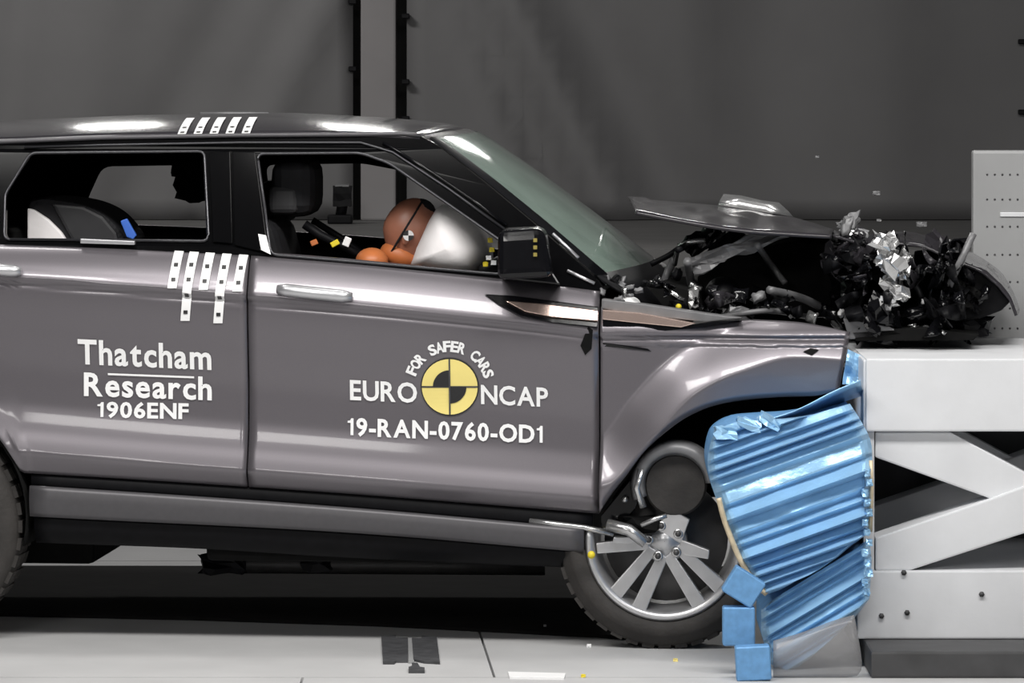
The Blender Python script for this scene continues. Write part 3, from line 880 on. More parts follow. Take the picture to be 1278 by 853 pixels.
cprism('nose_cheek', [(1140, 318), (1178, 316), (1204, 330), (1200, 400), (1150, 404)], 0.5, 0.85, 'deep', 0.01)
# sheet hanging under the bonnet
for k, (quad, va, vb_, m) in enumerate((
        (((858, 322), (948, 290), (985, 296), (866, 342)), 0.3, 0.45, 'greyplastic'),
        (((880, 283), (905, 288), (866, 322), (846, 306)), 0.5, 0.6, 'gloss'),
        (((900, 288), (935, 292), (905, 312), (880, 318)), 0.6, 0.7, 'black'))):
    a, b, c, d = [L(x, y, va) for x, y in quad]
    G = [[a.lerp(b, s).lerp(d.lerp(c, s), t)+EV*0.04*noise.noise(Vector((s*3, t*2, k*3)))+Vector((0, 0, 0.02*noise.noise(Vector((s*4, t*4, k*5+1))))) for s in np.linspace(0, 1, 12)] for t in np.linspace(0, 1, 7)]
    gridmesh('torn_sheet', G, m, car, False, solid=0.006)
# hinge arms and struts
for path, r, m in ((((846, 312), (872, 298), (886, 283)), 0.012, 'black'), (((842, 330), (850, 306), (880, 300)), 0.009, 'silver'),
                   (((945, 306), (962, 330), (980, 354)), 0.011, 'greyplastic'), (((826, 386), (830, 350), (842, 322)), 0.014, 'greyplastic'),
                   (((812, 330), (836, 318), (860, 300)), 0.010, 'black'), (((868, 386), (862, 352), (858, 326)), 0.014, 'greyplastic'),
                   (((960, 362), (1000, 372), (1040, 392)), 0.014, 'greyplastic'), (((900, 396), (960, 388), (1010, 396)), 0.010, 'greyplastic'),
                   (((1215, 292), (1188, 350), (1160, 418)), 0.012, 'greyplastic'), (((1120, 330), (1150, 372), (1140, 410)), 0.012, 'black'),
                   (((1140, 400), (1200, 380), (1250, 372)), 0.010, 'black'), (((1060, 330), (1080, 360), (1064, 396)), 0.010, 'black'),
                   (((1180, 336), (1210, 360), (1240, 366)), 0.009, 'greyplastic')):
    tube('strut' if m != 'black' else 'hose', catmull([L(x, y, 0.25+0.15*((x*7) % 3)) for x, y in path], 5), r, m, car, 7)
# engine
cprism('engine_block', [(870, 345), (930, 312), (1000, 300), (1060, 306), (1120, 330), (1180, 326), (1206, 352), (1196, 410), (1060, 420), (960, 400), (875, 396)], 0.65, 1.35, 'deep')
cprism('slam_panel', [(770, 372), (830, 352), (872, 362), (876, 398), (800, 398), (760, 392)], 0.3, 1.5, 'deep')
ellipsoid('starter_motor', L(902, 366, 0.45), (0.06, 0.1, 0.055), 'black', car)
ellipsoid('brake_reservoir', L(786, 380, 0.09), (0.036, 0.03, 0.026), 'white', car)
tube('reservoir_cap', [L(786, 372, 0.09), L(786, 367, 0.09)], 0.014, 'greyplastic', car, 8)
lump('white_bracket', L(866, 373, 0.22), (0.03, 0.03, 0.06), 'silver', car, 71, 0.25)
ellipsoid('yellow_cap', L(847, 383, 0.18), (0.010, 0.010, 0.010), 'yellowtag', car, nu=10, nv=6)
# crushed nose: torn metal, lamp remains, brackets
rnd = random.Random(11)
def bits(n, xr, yr, vr, sr, mats, seed, nm):
    for k in range(n):
        px = rnd.uniform(*xr); py = rnd.uniform(*yr); vv = rnd.uniform(*vr); s = rnd.uniform(*sr)
        R = Matrix.Rotation(rnd.uniform(0, 6.28), 3, Vector((rnd.uniform(-1, 1), rnd.uniform(-1, 1), rnd.uniform(-1, 1))).normalized())
        lump(nm, L(px, py, vv), (s, s*rnd.uniform(0.15, 0.7), s*rnd.uniform(0.3, 1.0)), rnd.choice(mats), car, seed+k, 0.38, R, rnd.random() < 0.5)
bits(34, (1040, 1195), (310, 412), (0.25, 0.6), (0.05, 0.13), ['gloss', 'black', 'black', 'gloss', 'darkpaint'], 100, 'crushed_piece')
bits(16, (1070, 1215), (385, 420), (0.1, 0.5), (0.05, 0.11), ['gloss', 'black', 'black'], 200, 'crushed_piece')
bits(16, (1176, 1228), (348, 388), (0.25, 0.4), (0.04, 0.08), ['gloss', 'black', 'deep'], 250, 'crushed_piece')
bits(14, (830, 1040), (368, 400), (0.2, 0.5), (0.025, 0.07), ['gloss', 'black', 'black', 'greyplastic', 'silver'], 300, 'crushed_piece')
bits(10, (815, 872), (325, 392), (0.25, 0.45), (0.02, 0.06), ['greyplastic', 'black', 'silver'], 330, 'crushed_piece')
bits(10, (1036, 1076), (272, 312), (0.3, 0.5), (0.025, 0.07), ['greyplastic', 'silver', 'darkpaint'], 360, 'torn_bracket')
for k, (px, py, s_, a) in enumerate(((1100, 302, 0.05, 0.4), (1112, 300, 0.045, 1.2), (1106, 320, 0.06, 2.0), (1116, 334, 0.07, 0.8), (1128, 342, 0.04, 1.7), (1112, 352, 0.06, 2.6), (1122, 366, 0.05, 0.2), (1110, 376, 0.045, 1.1), (1130, 322, 0.035, 2.2))):
    lump('torn_metal', L(px, py, 0.10+0.02*(k % 3)), (s_, 0.03, s_*0.8), 'silver', car, 400+k, 0.5, Matrix.Rotation(a, 3, 'Y'))
bits(10, (1040, 1230), (370, 420), (0.12, 0.3), (0.012, 0.03), ['silver', 'white'], 430, 'metal_shard')
bits(12, (752, 826), (346, 380), (0.04, 0.09), (0.012, 0.035), ['gloss', 'black', 'greyplastic', 'silver'], 460, 'crushed_piece')
# twisted ribbons of torn sheet metal
for k in range(46):
    px = rnd.uniform(1035, 1215); py = rnd.uniform(305, 412)
    if k > 36: px = rnd.uniform(815, 1000); py = rnd.uniform(345, 395)
    a = rnd.uniform(0, 6.28); ln = rnd.uniform(14, 42); vv = rnd.uniform(0.12, 0.3); wd = rnd.uniform(0.008, 0.03); cv = rnd.uniform(-0.8, 0.8); tw = rnd.uniform(0, 3)
    G = []
    for i in range(8):
        t_ = i/7-0.5; aa = a+cv*t_
        p = L(px+ln*t_*math.cos(aa), py+ln*t_*math.sin(aa), vv+0.05*math.sin(i+k))
        d_ = (EU*-math.sin(aa)*math.cos(tw+t_*2)+Vector((0, 0, -math.cos(aa)*math.cos(tw+t_*2)))+EV*math.sin(tw+t_*2))*wd
        G.append([p-d_, p+d_])
    gridmesh('torn_ribbon', G, rnd.choice(['gloss', 'gloss', 'black', 'gloss', 'darkpaint']), car, True, solid=0.003)
# tall crumpled panel near the nose
G = []
for j in range(12):
    t = j/11; row = []
    for i in range(8):
        s = i/7
        px = (1176+26*s)*(1-t)+(1150+52*s)*t+(14 if j == 0 and i > 4 else 0); py = 306-10*s+(420-306+8*s)*t
        row.append(L(px, py, 0.3+0.08*noise.noise(Vector((s*3, t*5, 2)))+0.05*math.sin(s*9)))
    G.append(row)
gridmesh('crumpled_panel', G, 'gloss', car, False, solid=0.006)
# lower lip and undertray under the nose
for poly, m in (([(1052, 398), (1110, 408), (1130, 418), (1060, 424)], 'greyplastic'), ([(1062, 414), (1150, 409), (1222, 418), (1215, 425), (1068, 426)], 'deep')):
    cprism('lower_panel', poly, 0.15, 0.55, m, 0.004)

# ================================================================== markings on the car
def mark(name, V, Fs, fn, m, parent, off=0.005):
    return mk(name, [S(*q, side_v(*q)-off) for q in (fn(v) for v in V)], Fs, m, parent)
ONE = [(0.02, 0.50), (0.02, 0.58), (0.13, 0.60), (0.18, 0.69), (0.28, 0.69), (0.28, 0.0), (0.15, 0.0), (0.15, 0.50)]
def layout(s, bold):
    V = []; Fs = []; x = 0.0
    for ch in s:
        if ch == '1':
            v, f = plate2d(ONE, [], 0); sp = 0.40
        else:
            v, f = text2d(ch, bold); ax = min(q.x for q in v); sp = max(q.x for q in v)-ax+0.06+bold*0.5
            v = [q-Vector((ax, 0, 0)) for q in v]
        n = len(V); V += [q+Vector((x, 0, 0)) for q in v]; Fs += [tuple(i+n for i in p) for p in f]; x += sp
    return V, Fs
def text_on(s, x0, x1, yt, yb, slope, parent, bold=0.0, lab=None):
    V, Fs = layout(s, bold)
    ax = min(v.x for v in V); bx = max(v.x for v in V)
    ay = min(v.y for v in V); by = max(v.y for v in V)
    def fn(v):
        x = x0+(v.x-ax)/(bx-ax)*(x1-x0)
        return x, yb+(yt-yb)*(v.y-ay)/(by-ay)+slope*(x-x0)
    o = mark('lettering', V, Fs, fn, 'white', parent)
    o['label'] = lab or 'white lettering'
    return o
text_on('Thatcham', 95, 262, 424, 456, 0.045, rdoor, 0.026)
text_on('Research', 102, 262, 466, 496, 0.035, rdoor, 0.026)
text_on('1906ENF', 119, 233, 502, 523, 0.02, rdoor, 0.03)
V, Fs = plate2d([(132, -467), (240, -471), (240, -473.5), (132, -469.5)], [], 0)
mark('lettering_rule', V, Fs, lambda v: (v.x, -v.y), 'white', rdoor)
text_on('EURO', 435, 519, 475, 501, 0.045, fdoor, 0.022)
text_on('NCAP', 599, 683, 481, 506, 0.045, fdoor, 0.022)
text_on('19-RAN-0760-OD1', 432, 676, 522, 546, 0.04, fdoor, 0.03)
# round target badge
cx, cy, rr = 560, 484, 35
def disc(r, a0=0, a1=2*PI, n=40, pie=False):
    p = [(cx+r*math.cos(a0+(a1-a0)*k/n), cy-r*math.sin(a0+(a1-a0)*k/n)) for k in range(n+(1 if pie else 0))]
    if pie: p.append((cx, cy))
    return p
def badge(name, poly, m, off):
    V, Fs = plate2d([(a, -b) for a, b in poly], [], 0)
    return mark(name, V, Fs, lambda v: (v.x, -v.y), m, fdoor, off)
badge('target_rim', disc(rr+1.5), 'dot', 0.004)
badge('target_disc', disc(rr), 'yellow', 0.006)
badge('target_quarter', disc(21, PI/2, PI, 12, True), 'dot', 0.008)
badge('target_quarter', disc(21, -PI/2, 0, 12, True), 'dot', 0.008)
badge('target_line', [(cx-1, cy-rr), (cx+1, cy-rr), (cx+1, cy+rr), (cx-1, cy+rr)], 'plate', 0.0075)
badge('target_line', [(cx-rr, cy-1), (cx+rr, cy-1), (cx+rr, cy+1), (cx-rr, cy+1)], 'plate', 0.0075)
# arched lettering round the badge, a glyph at a time
s = 'FOR SAFER CARS'
tot = 14
for k, ch in enumerate(s):
    if ch == ' ': continue
    V, Fs = text2d(ch, 0.04)
    ax = min(v.x for v in V); bx = max(v.x for v in V); ay = min(v.y for v in V); by = max(v.y for v in V)
    ang = math.radians(158-(158-20)*k/(len(s)-1))-0.02
    R0 = 44.0; hgt = 14.0; wid = 9.6
    def fn(v):
        lx = ((v.x-ax)/(bx-ax)-0.5)*wid; ly = R0+(v.y-ay)/(by-ay)*hgt
        a = ang
        return cx+ly*math.cos(a)+lx*math.sin(a), cy-ly*math.sin(a)+lx*math.cos(a)
    mark('lettering', V, Fs, fn, 'white', fdoor)
# segmented marker tapes on the door tops
def tape(path, wpx, vfn, parent, n=14, dots=()):
    G = []
    for j in range(n):
        t = j/(n-1)
        x = path[0][0]+(path[1][0]-path[0][0])*t; y = path[0][1]+(path[1][1]-path[0][1])*t
        G.append([vfn(x-wpx/2, y, 0.005), vfn(x+wpx/2, y, 0.005)])
    o = gridmesh('marker_tape', G, 'white', parent, False)
    for (x, y) in dots:
        a = [vfn(x+dx, y+dy, 0.0075) for dx, dy in ((-2.6, -2.2), (2.6, -2.2), (2.6, 2.2), (-2.6, 2.2))]
        mk('dot', a, [(0, 3, 2, 1)], 'dot', o)
def sv(x, y, off): return S(x, y, side_v(x, y)-off)
for x0, yt, yb in ((219, 313, 360), (238, 313, 401), (258, 315, 362), (279, 316, 404), (300, 317, 364)):
    sl = -0.09
    xb_ = x0+sl*(yb-yt)
    ds = [(x0+sl*(yy-yt), yy) for yy in (yt+18, yt+36, yt+56, yt+77) if yy < yb-2]
    tape(((x0, yt), (xb_, yb)), 11.5, sv, rdoor, 40, ds)
# tapes on the roof edge: they follow the roof curve
def roof_at(px, k):
    i = min(range(len(xs)), key=lambda q: abs(xs[q]-px)); i = min(i, len(xs)-2)
    p0_, p1_ = RG[i], RG[i+1]
    t = (px-xs[i])/(xs[i+1]-xs[i])
    kk = min(k, NV-1e-6); a = int(kk); fr = kk-a
    return (p0_[a].lerp(p0_[a+1], fr)).lerp(p1_[a].lerp(p1_[a+1], fr), t)
RG = []
for x in xs:
    p = L(x, re_(x), vg(x, re_(x))-0.004); u0 = (p-CO).dot(EU); v0 = (p-CO).dot(EV)
    q = L(x, rt(x), W/2); zc = max(q.z, p.z+0.005); row = []
    for k in range(NV+1):
        s_ = -1+2*k/NV
        row.append(Cw(u0, v0+(W-2*v0)*(k/NV), p.z+(zc-p.z)*(1-abs(s_)**2.6)))
    RG.append(row)
for x0 in (227, 247, 267, 287, 307):
    G = []
    for j in range(12):
        k = 0.02+j*0.5
        up = Vector((0, -0.004, 0.004))
        G.append([roof_at(x0-5.5-j*0.7, k)+up, roof_at(x0+5-j*0.7, k)+up])
    o = gridmesh('marker_tape', G, 'white', roof, False)
    for kk in (0.35, 1.6):
        a = [roof_at(x0+dx-kk*1.4, kk+dk)+Vector((0, -0.006, 0.006)) for dx, dk in ((-2.5, -0.12), (2.5, -0.12), (2.5, 0.16), (-2.5, 0.16))]
        mk('dot', a, [(0, 1, 2, 3)], 'dot', o)
# small white tapes on the pillar
for poly in ([(322, 292), (332, 294), (338, 318), (326, 312)],):
    fr = [L(x, y, vg(x, y)-0.014) for x, y in poly]
    prism('white_sticker', fr, [p+EV*0.003 for p in fr], 'white', gf)

# ================================================================== interior
def rbox(name, x0, x1, y0, y1, v0, v1, m, parent, bev=0.04, lean=0.0):
    u0, z1 = uz(x0, y0, v0); u1, z0 = uz(x1, y1, v0)
    v, f = boxv(u0, u1, v0, v1, z0, z1)
    return bevbox(name, [Cw(a-lean*(c-z0), b, c) for a, b, c in v], m, parent, bev, 4)
fs = rbox('front_seat', 345, 402, 275, 520, 0.28, 0.80, 'seat', car, 0.06, 0.25)
fs['label'] = 'black front seat with tall headrest behind the dummy'
rbox('headrest', 336, 392, 197, 272, 0.36, 0.66, 'seat', fs, 0.07)
rbox('headrest_pad', 334, 372, 232, 268, 0.355, 0.60, 'seatgrey', fs, 0.03)
rbox('seat_cushion', 380, 560, 500, 560, 0.28, 0.80, 'seat', fs, 0.06)
fs2 = rbox('front_seat', 320, 375, 290, 520, 1.10, 1.55, 'seat', car, 0.06, 0.2)
rbox('headrest', 322, 360, 225, 280, 1.2, 1.5, 'seat', fs2, 0.05)
rb = rbox('rear_bench', -60, 22, 292, 520, 0.25, 1.6, 'seat', car, 0.06, 0.15)
rbox('seat_cushion', 0, 170, 470, 540, 0.25, 1.6, 'seat', rb, 0.06)
rbox('headrest', -70, -20, 225, 290, 0.3, 0.6, 'seat', rb, 0.05)
# child seat: dark padded shell with a white side
cz = uz(80, 470, 0.5)
ch = thing('child_seat', 'dark child seat with white side panel and blue tag on the rear bench', 'child seat', Cw(cz[0], 0.55, cz[1]), -YAW)
prof = catmull([Vector((x, y, 0)) for x, y in ((34, 330), (34, 262), (46, 249), (75, 250), (105, 256), (130, 268), (148, 286), (158, 304), (160, 330))], 4)
cf = [L(q.x, q.y, 0.40) for q in prof]
prism('shell', cf, [p+EV*0.42 for p in cf], 'seat', ch, 0.02)
pd = [L(x, y, 0.385) for x, y in ((64, 254), (104, 258), (128, 270), (145, 290), (150, 310), (95, 310), (84, 290))]
prism('padding', pd, [p+EV*0.03 for p in pd], 'seatgrey', ch, 0.01)
pd = [L(x, y, 0.375) for x, y in ((34, 260), (42, 262), (60, 274), (76, 290), (85, 304), (85, 320), (34, 320))]
prism('side_panel', pd, [p+EV*0.03 for p in pd], 'airbag', ch, 0.006)
pd = [L(x, y, 0.36) for x, y in ((150, 276), (158, 273), (170, 294), (166, 299), (158, 296))]
prism('tag', pd, [p+EV*0.02 for p in pd], 'bluetag', ch, 0.003)
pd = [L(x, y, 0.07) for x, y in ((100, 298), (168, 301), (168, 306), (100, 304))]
prism('sill_highlight', [p for p in pd], [p+EV*0.03 for p in pd], 'chrome', rdoor, 0.003)  # reflection on the rear sill, built as a bright strip
lump('grab_handle', L(240, 226, 1.35), (0.11, 0.08, 0.13), 'seat', car, 501, 0.25)
lump('grab_handle', L(228, 212, 1.3), (0.07, 0.05, 0.05), 'seat', car, 502, 0.25)
# dashboard and seat belt
cprism('dashboard', [(596, 330), (640, 318), (735, 350), (735, 420), (600, 420)], 0.25, 1.6, 'black', 0.02)
for k, (px, py, m) in enumerate(((612, 300, 'yellowtag'), (614, 312, 'yellowtag'), (610, 322, 'white'), (606, 330, 'yellowtag'), (616, 328, 'white'))):
    lump('dashboard_marker', L(px, py, 0.22), (0.016, 0.012, 0.014), m, car, 520+k, 0.2)
tube('seat_belt', [L(x, y, 0.42) for x, y in ((380, 280), (400, 294), (425, 306), (455, 322))], 0.016, 'black', car, 6)
tube('seat_belt', [L(x, y, 0.55) for x, y in ((390, 275), (430, 300), (470, 330))], 0.012, 'black', car, 6)
for px, py, w_, h_, m, a in ((418, 304, 11, 7, 'yellowtag', 0.5), (392, 303, 9, 7, 'orange', 0.4), (433, 302, 9, 12, 'white', -0.4)):
    c = L(px, py, 0.385); R = Matrix.Rotation(-a, 3, 'Y')
    v, f = boxv(-w_/760, w_/760, -0.006, 0.006, -h_/760, h_/760)
    bevbox('belt_tag', [c+R @ Vector(q) for q in v], m, car, 0.002, 1)

# airbag
bagp = resample(catmull([Vector((x, y, 0)) for x, y in ((509, 332), (522, 300), (538, 268), (550, 256), (575, 262), (598, 284), (611, 312), (608, 336), (585, 350), (540, 346), (509, 332))], 5), 40)[:-1]
bc = sum(bagp, Vector())/len(bagp); G = []
for k in range(15):
    s_ = -math.cos(PI*k/14); r_ = math.sin(PI*k/14)**0.8
    G.append([L(bc.x+(q.x-bc.x)*r_*(1+0.03*noise.noise(Vector((i*0.5, k*0.6, 3)))), bc.y+(q.y-bc.y)*r_, 0.36)+EV*(0.09+0.25*s_) for i, q in enumerate(bagp)])
ab = mk('airbag', [p for r in G for p in r], fgrid(15, len(bagp), closed=True, flip=True), 'airbag', car, True)
ab['label'] = 'inflated white airbag'
# crash test dummy, head pressed into the airbag
dz = uz(440, 520, 0.5)
dm = thing('crash_test_dummy', 'brown vinyl crash test dummy leaning its face into the airbag', 'dummy', Cw(dz[0], 0.55, dz[1]), -YAW)
hc = L(512, 290, 0.46)
HR = Matrix.Rotation(math.radians(20), 3, 'Y')
def headfn(d):
    q = d.copy()
    if q.z < 0: q.x *= 1-0.12*abs(q.z); q.y *= 1-0.25*abs(q.z)       # narrower jaw
    if q.z < -0.2 and q.x < 0: q.x *= 1-0.35*(-q.z-0.2)               # nape
    return q
hd = ellipsoid('head', hc, (0.094, 0.078, 0.118), 'skin', dm, HR, 28, 18, headfn)
def hp(a, b, c): return hc+HR @ Vector((a, b, c))
# nose, ear, skull seam, chin
ellipsoid('nose', hp(0.093, 0, -0.02), (0.018, 0.014, 0.022), 'skin', hd, HR, 10, 8)
ellipsoid('ear', hp(-0.005, -0.072, -0.02), (0.014, 0.008, 0.024), 'skin', hd, HR, 10, 8)
seam = [hp(0.094*1.01*math.sin(a)*0.25-0.02, -0.078*1.0*math.cos(a*0.98)*0.97, 0.118*math.sin(a)*1.0) for a in np.linspace(-0.9, 1.57, 14)]
tube('skull_seam', seam, 0.004, 'seat', hd, 6)
ellipsoid('skull_cap', hp(0.012, 0, 0.066), (0.054, 0.05, 0.056), 'seat', hd, HR, 20, 10)
ellipsoid('jaw', hp(-0.005, -0.008, -0.085), (0.07, 0.06, 0.045), 'orange', hd, HR, 16, 10)
# checker target on the cheek
def target(c, r):
    nrm = (cam.location-c).normalized(); a = nrm.cross(Vector((0, 0, 1))).normalized(); b = a.cross(nrm)
    base = [c+a*-r*math.cos(2*PI*k/16)+b*r*math.sin(2*PI*k/16) for k in range(16)]
    prism('target_sticker', [p+nrm*0.003 for p in base], [p-nrm*0.02 for p in base], 'dot', hd)
    for q in (0, 2):
        pp = [c]+[c+a*-r*math.cos(PI/2*q+PI/8*k)+b*r*math.sin(PI/2*q+PI/8*k) for k in range(5)]
        prism('target_quarter', [p+nrm*0.005 for p in pp], [p-nrm*0.001 for p in pp], 'white', hd)
target(L(513, 293, 0.46)+EV*(-0.082), 0.018)
tube('neck', [hp(-0.02, 0, -0.09), L(480, 335, 0.48), L(472, 352, 0.5)], [0.045, 0.05, 0.055], 'seat', dm, 12)
# torso, arms and legs in one seated body
sk = [(472, 350, .50, .075), (470, 372, .50, .13), (466, 420, .52, .14), (462, 460, .54, .14), (464, 478, .54, .14)]
bm_pts = [L(a, b, c) for a, b, c, r in sk]
tube('torso', catmull(bm_pts, 4), [0.075+(0.065*min(1, i/5)) for i in range(17)], 'seatgrey', dm, 16)
ellipsoid('shoulder', L(464, 326, 0.36), (0.055, 0.07, 0.045), 'orange', dm)
ellipsoid('shoulder', L(464, 336, 0.70), (0.055, 0.07, 0.045), 'orange', dm)
for vv in (0.34, 0.72):
    tube('arm', catmull([L(464, 330, vv), L(478, 400, vv), L(560, 396, vv+0.04)], 6), [0.045-0.0015*i for i in range(13)], 'orange', dm, 10)
    tube('leg', catmull([L(440, 520, vv+0.06), L(600, 490, vv+0.06), L(660, 600, vv+0.06)], 6), [0.075-0.002*i for i in range(13)], 'orange', dm, 10)

# ================================================================== wheels
def lathe(prof, c, n=48, a0=0.0, a1=2*PI, fn=None):
    """prof: (radius, lateral) pairs, axis along the car's v"""
    V = []
    closed = abs(a1-a0-2*PI) < 1e-6
    na = n if closed else n+1
    for r, l in prof:
        for k in range(na):
            a = a0+(a1-a0)*k/n
            V.append(c+EU*(r*math.cos(a))+Vector((0, 0, r*math.sin(a)))+EV*l)
    return V, fgrid(len(prof), na, closed=closed)
def wheel(label, c, R, rim, sgn, broken=False):
    """c = centre of the outer face; sgn=+1 body lies towards +v"""
    o_ = Cw((c-CO).dot(EU), (c-CO).dot(EV), 0)
    k = sgn
    tp = [(rim, 0.012*k), (rim+0.012, -0.006*k), (rim+0.05, -0.016*k), (R-0.035, -0.006*k), (R-0.012, 0.012*k), (R, 0.04*k), (R, 0.19*k), (R-0.03, 0.225*k), (rim, 0.215*k)]
    V, fs_ = lathe(tp, c, 56) if not broken else lathe(tp, c, 44, math.radians(186), math.radians(385))
    t = ty = mk('wheel', V, fs_, 'tyre', car, True)
    t['label'] = label
    # tread blocks
    for q in range(40):
        a = 2*PI*q/40
        if broken and not (PI*1.05 < a < PI*1.98): continue
        e = Vector((0, 0, 1))*math.sin(a)+EU*math.cos(a); tn = EU*(-math.sin(a))+Vector((0, 0, math.cos(a)))
        for l0, l1 in ((0.02, 0.075), (0.085, 0.145), (0.155, 0.21)):
            v8 = [c+e*(R+dr)+tn*dt+EV*(l*k) for dr in (-0.012, 0.004) for l in (l0, l1) for dt in (-0.020, 0.020)]
            mk('tread_block', v8, [(0, 2, 3, 1), (4, 5, 7, 6), (0, 1, 5, 4), (2, 6, 7, 3), (0, 4, 6, 2), (1, 3, 7, 5)], 'tyre', ty)
    rp = [(rim+0.003, 0.0), (rim-0.004, -0.006*k), (rim-0.016, 0.0), (rim-0.022, 0.02*k), (rim-0.035, 0.10*k), (rim-0.04, 0.20*k)]
    if broken: V, fs_ = lathe(rp, c, 40, math.radians(172), math.radians(372))
    else: V, fs_ = lathe(rp, c, 56)
    mk('rim', V, fs_, 'alloy', t, True, solid=0.004)
    V, fs_ = lathe([(0.005, 0.10*k), (rim-0.05, 0.10*k), (rim-0.05, 0.13*k), (0.005, 0.13*k)], c, 40)
    mk('brake_disc', V, fs_, 'disc', t, True)
    hub = c+EV*(0.02*k)
    V, fs_ = lathe([(0.001, 0.0), (0.03, 0.0), (0.034, 0.006*k), (0.068, 0.004*k), (0.075, 0.02*k), (0.07, 0.06*k)], hub, 24)
    mk('hub', V, fs_, 'alloy', t, True)
    def spoke(a_deg, off0, off1, r0=0.04, r1=None, w0=0.036, w1=0.05):
        a = math.radians(a_deg); e = EU*math.cos(a)+Vector((0, 0, math.sin(a))); n = EU*(-math.sin(a))+Vector((0, 0, math.cos(a)))
        r1 = r1 or rim-0.014
        v8 = []
        for lat0, lat1, sh in ((0.022, 0.004, 0.8), (0.055, 0.035, 1.0)):
            pass
        pts = [(r0, off0-w0/2), (r0, off0+w0/2), (r1, off1+w1/2), (r1, off1-w1/2)]
        fr = [hub+e*r+n*q+EV*((0.0 if r < 0.1 else -0.018)*k) for r, q in pts]
        prism('spoke', fr, [p+EV*(0.035*k) for p in fr], 'alloy', t, 0.004)
    cen = (238, 310) if broken else (90, 162, 234, 306, 18)
    for a in cen:
        spoke(a, 0.020, 0.046); spoke(a, -0.020, -0.046)
    if broken:
        spoke(186, 0.0, 0.0, 0.05, rim-0.03, 0.045, 0.035)
        spoke(168, 0.012, 0.03, 0.07, 0.165, 0.03, 0.02)
        spoke(352, -0.01, -0.02, 0.05, 0.15, 0.05, 0.03)
        spoke(60, 0.0, 0.0, 0.02, 0.105, 0.10, 0.07)
    for q in range(5):
        a = math.radians(30+72*q)
        b = hub+(EU*math.cos(a)+Vector((0, 0, math.sin(a))))*0.052
        tube('lug_nut', [b+EV*(0.004*k), b-EV*(0.014*k)], 0.010, 'disc', t, 6)
        V, fs_ = lathe([(0.010, -0.008*k), (0.016, -0.008*k), (0.018, 0.004*k)], b, 12)
        mk('lug_seat', V, fs_, 'silver', t, True)
    return t
fwc = L(829, 677, 0.03)
FR = fwc.z-0.003
wheel('shattered front wheel with broken alloy spokes beside the blue honeycomb', fwc, FR, 0.252, 1, True)
rwc = L(-115, 655, 0.03); RRAD = 0.375
rwc.z = RRAD+0.005
wheel('whole rear wheel at the left edge of the photo', rwc, RRAD, 0.25, 1)
# suspension seen above the broken rim
c = L(843, 606, 0.03)
V, fs_ = lathe([(0.001, 0.0), (0.095, 0.0), (0.102, 0.01), (0.102, 0.04), (0.0, 0.05)], c, 36); sl = mk('suspension_drum', V, fs_, 'tyre', car, False); sl['label'] = 'dark round suspension drum above the shattered wheel'
V, fs_ = lathe([(0.098, -0.01), (0.112, -0.035), (0.135, -0.03), (0.150, 0.02)], c, 30, math.radians(5), math.radians(200)); mk('dust_shield', V, fs_, 'greyplastic', sl, True, solid=0.004)
tube('link_arm', [L(800, 586, 0.0), L(795, 610, 0.0), L(803, 634, 0.0)], 0.012, 'silver', sl, 8)
tube('link_arm', [L(758, 655, 0.0), L(785, 662, -0.01), L(806, 678, -0.01)], 0.020, 'silver', sl, 8)
tube('link_arm', [L(800, 656, -0.02), L(818, 648, -0.02), L(832, 644, -0.02)], 0.008, 'silver', sl, 8)
lump('knuckle', L(800, 655, 0.06), (0.12, 0.08, 0.05), 'deep', sl, 601, 0.3)
ellipsoid('ball_joint', L(780, 624, 0.05), (0.012, 0.012, 0.012), 'silver', sl, nu=10, nv=6)
ellipsoid('yellow_cap', L(738, 693, -0.02), (0.013, 0.013, 0.013), 'yellowtag', sl, nu=10, nv=6)

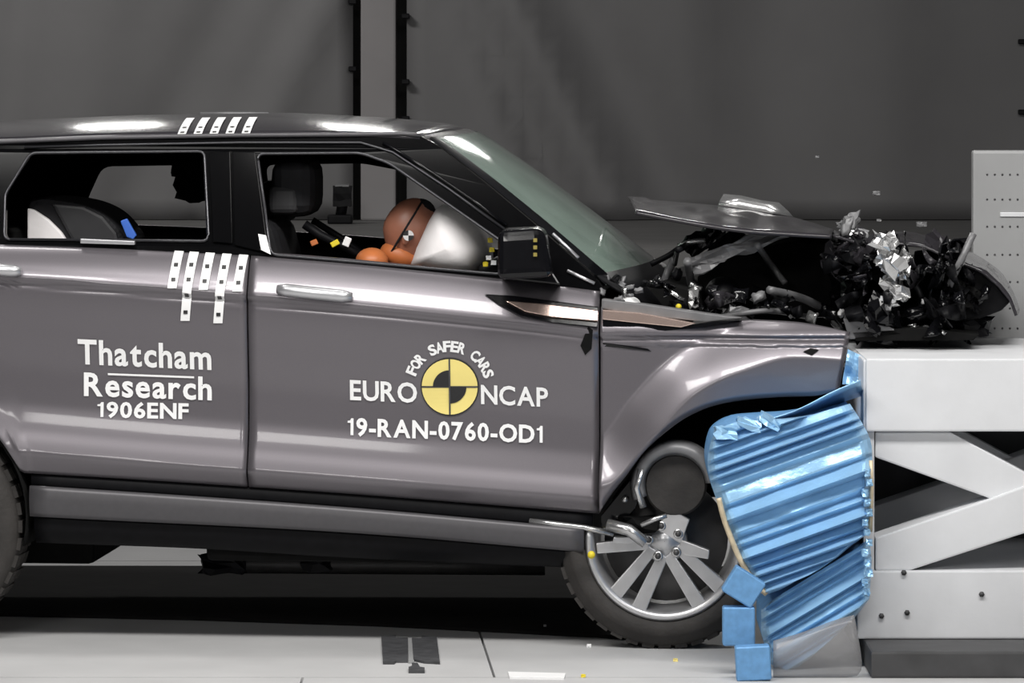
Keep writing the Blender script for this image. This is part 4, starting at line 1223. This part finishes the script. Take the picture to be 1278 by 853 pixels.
# ================================================================== floor details
def fpt(px, py, z=0.0):
    y = floor_y(py); return Vector(((px-CX)*(y+D0)/F, y, z))
mp = thing('floor_plate', 'dark grey notched plate with bright centre strip lying on the floor', 'plate', fpt(512, 815))
for poly in ([(476, 797), (494, 796), (494, 799), (509, 799), (509, 828), (494, 828), (492, 830), (478, 830)],
             [(514, 799), (526, 800), (526, 797), (545, 798), (549, 830), (530, 829), (516, 826)]):
    a = [fpt(x, y, 0.008) for x, y in poly]; b = [fpt(x, y, 0.0) for x, y in poly]
    prism('dark_half', a, b, 'plate', mp)
a = [fpt(x, y, 0.006) for x, y in ((509, 799), (514, 799), (517, 829), (510, 829))]
prism('centre_strip', a, [p-Vector((0, 0, 0.006)) for p in a], 'steelgrey', mp)
a = [fpt(x, y, 0.009) for x, y in ((514, 831), (521, 831), (524, 836), (530, 837), (530, 841), (510, 841), (510, 836), (515, 835))]
prism('foot', a, [p-Vector((0, 0, 0.009)) for p in a], 'plate', mp)
# white strip painting in the joint's highlights, and scraps on the floor
o = prism('joint_highlight', [fpt(x, y, 0.006) for x, y in ((634, 841), (706, 843), (704, 849), (636, 848))], [fpt(x, y, 0.0) for x, y in ((634, 841), (706, 843), (704, 849), (636, 848))], 'white', base=fpt(670, 846))
tag(o, 'thin white strip painted as a highlight on the floor joint near the bottom edge', 'strip')
rnd = random.Random(5)
for k, (px, py, s, m, lab) in enumerate(((735, 808, 0.015, 'white', 'white scrap on the floor left of the shattered wheel'),
        (728, 846, 0.014, 'yellowtag', 'yellow scrap on the floor joint'),
        (680, 787, 0.010, 'steelgrey', 'pale scrap on the black track mat'),
        (843, 826, 0.014, 'yellow', 'yellowish scrap below the shattered wheel'))):
    c = fpt(px, py, s*0.35+(0.012 if py < 790 else 0))
    o = lump('scrap', c, (s, s, s*0.6), m, None, 700+k, 0.2, base=c)
    tag(o, lab, 'scrap', 'scraps on the floor')
# fragments thrown up in front of the tarpaulin
for k, (px, py, s, lab) in enumerate(((1094, 241, 0.022, 'largest pale fragment flying above the crushed nose'), (1150, 280, 0.03, 'flat pale fragment flying beside the perforated plate'),
        (1020, 196, 0.012, 'tiny fragment flying above the bonnet front'), (1097, 275, 0.014, 'pale fragment flying just above the torn metal'))):
    c = P(px, py, 0.3)
    o = lump('flying_fragment', c, (s, s*0.4, s*0.5), 'greyplastic', None, 720+k, 0.3, base=c)
    tag(o, lab, 'fragment', 'fragments in the air')
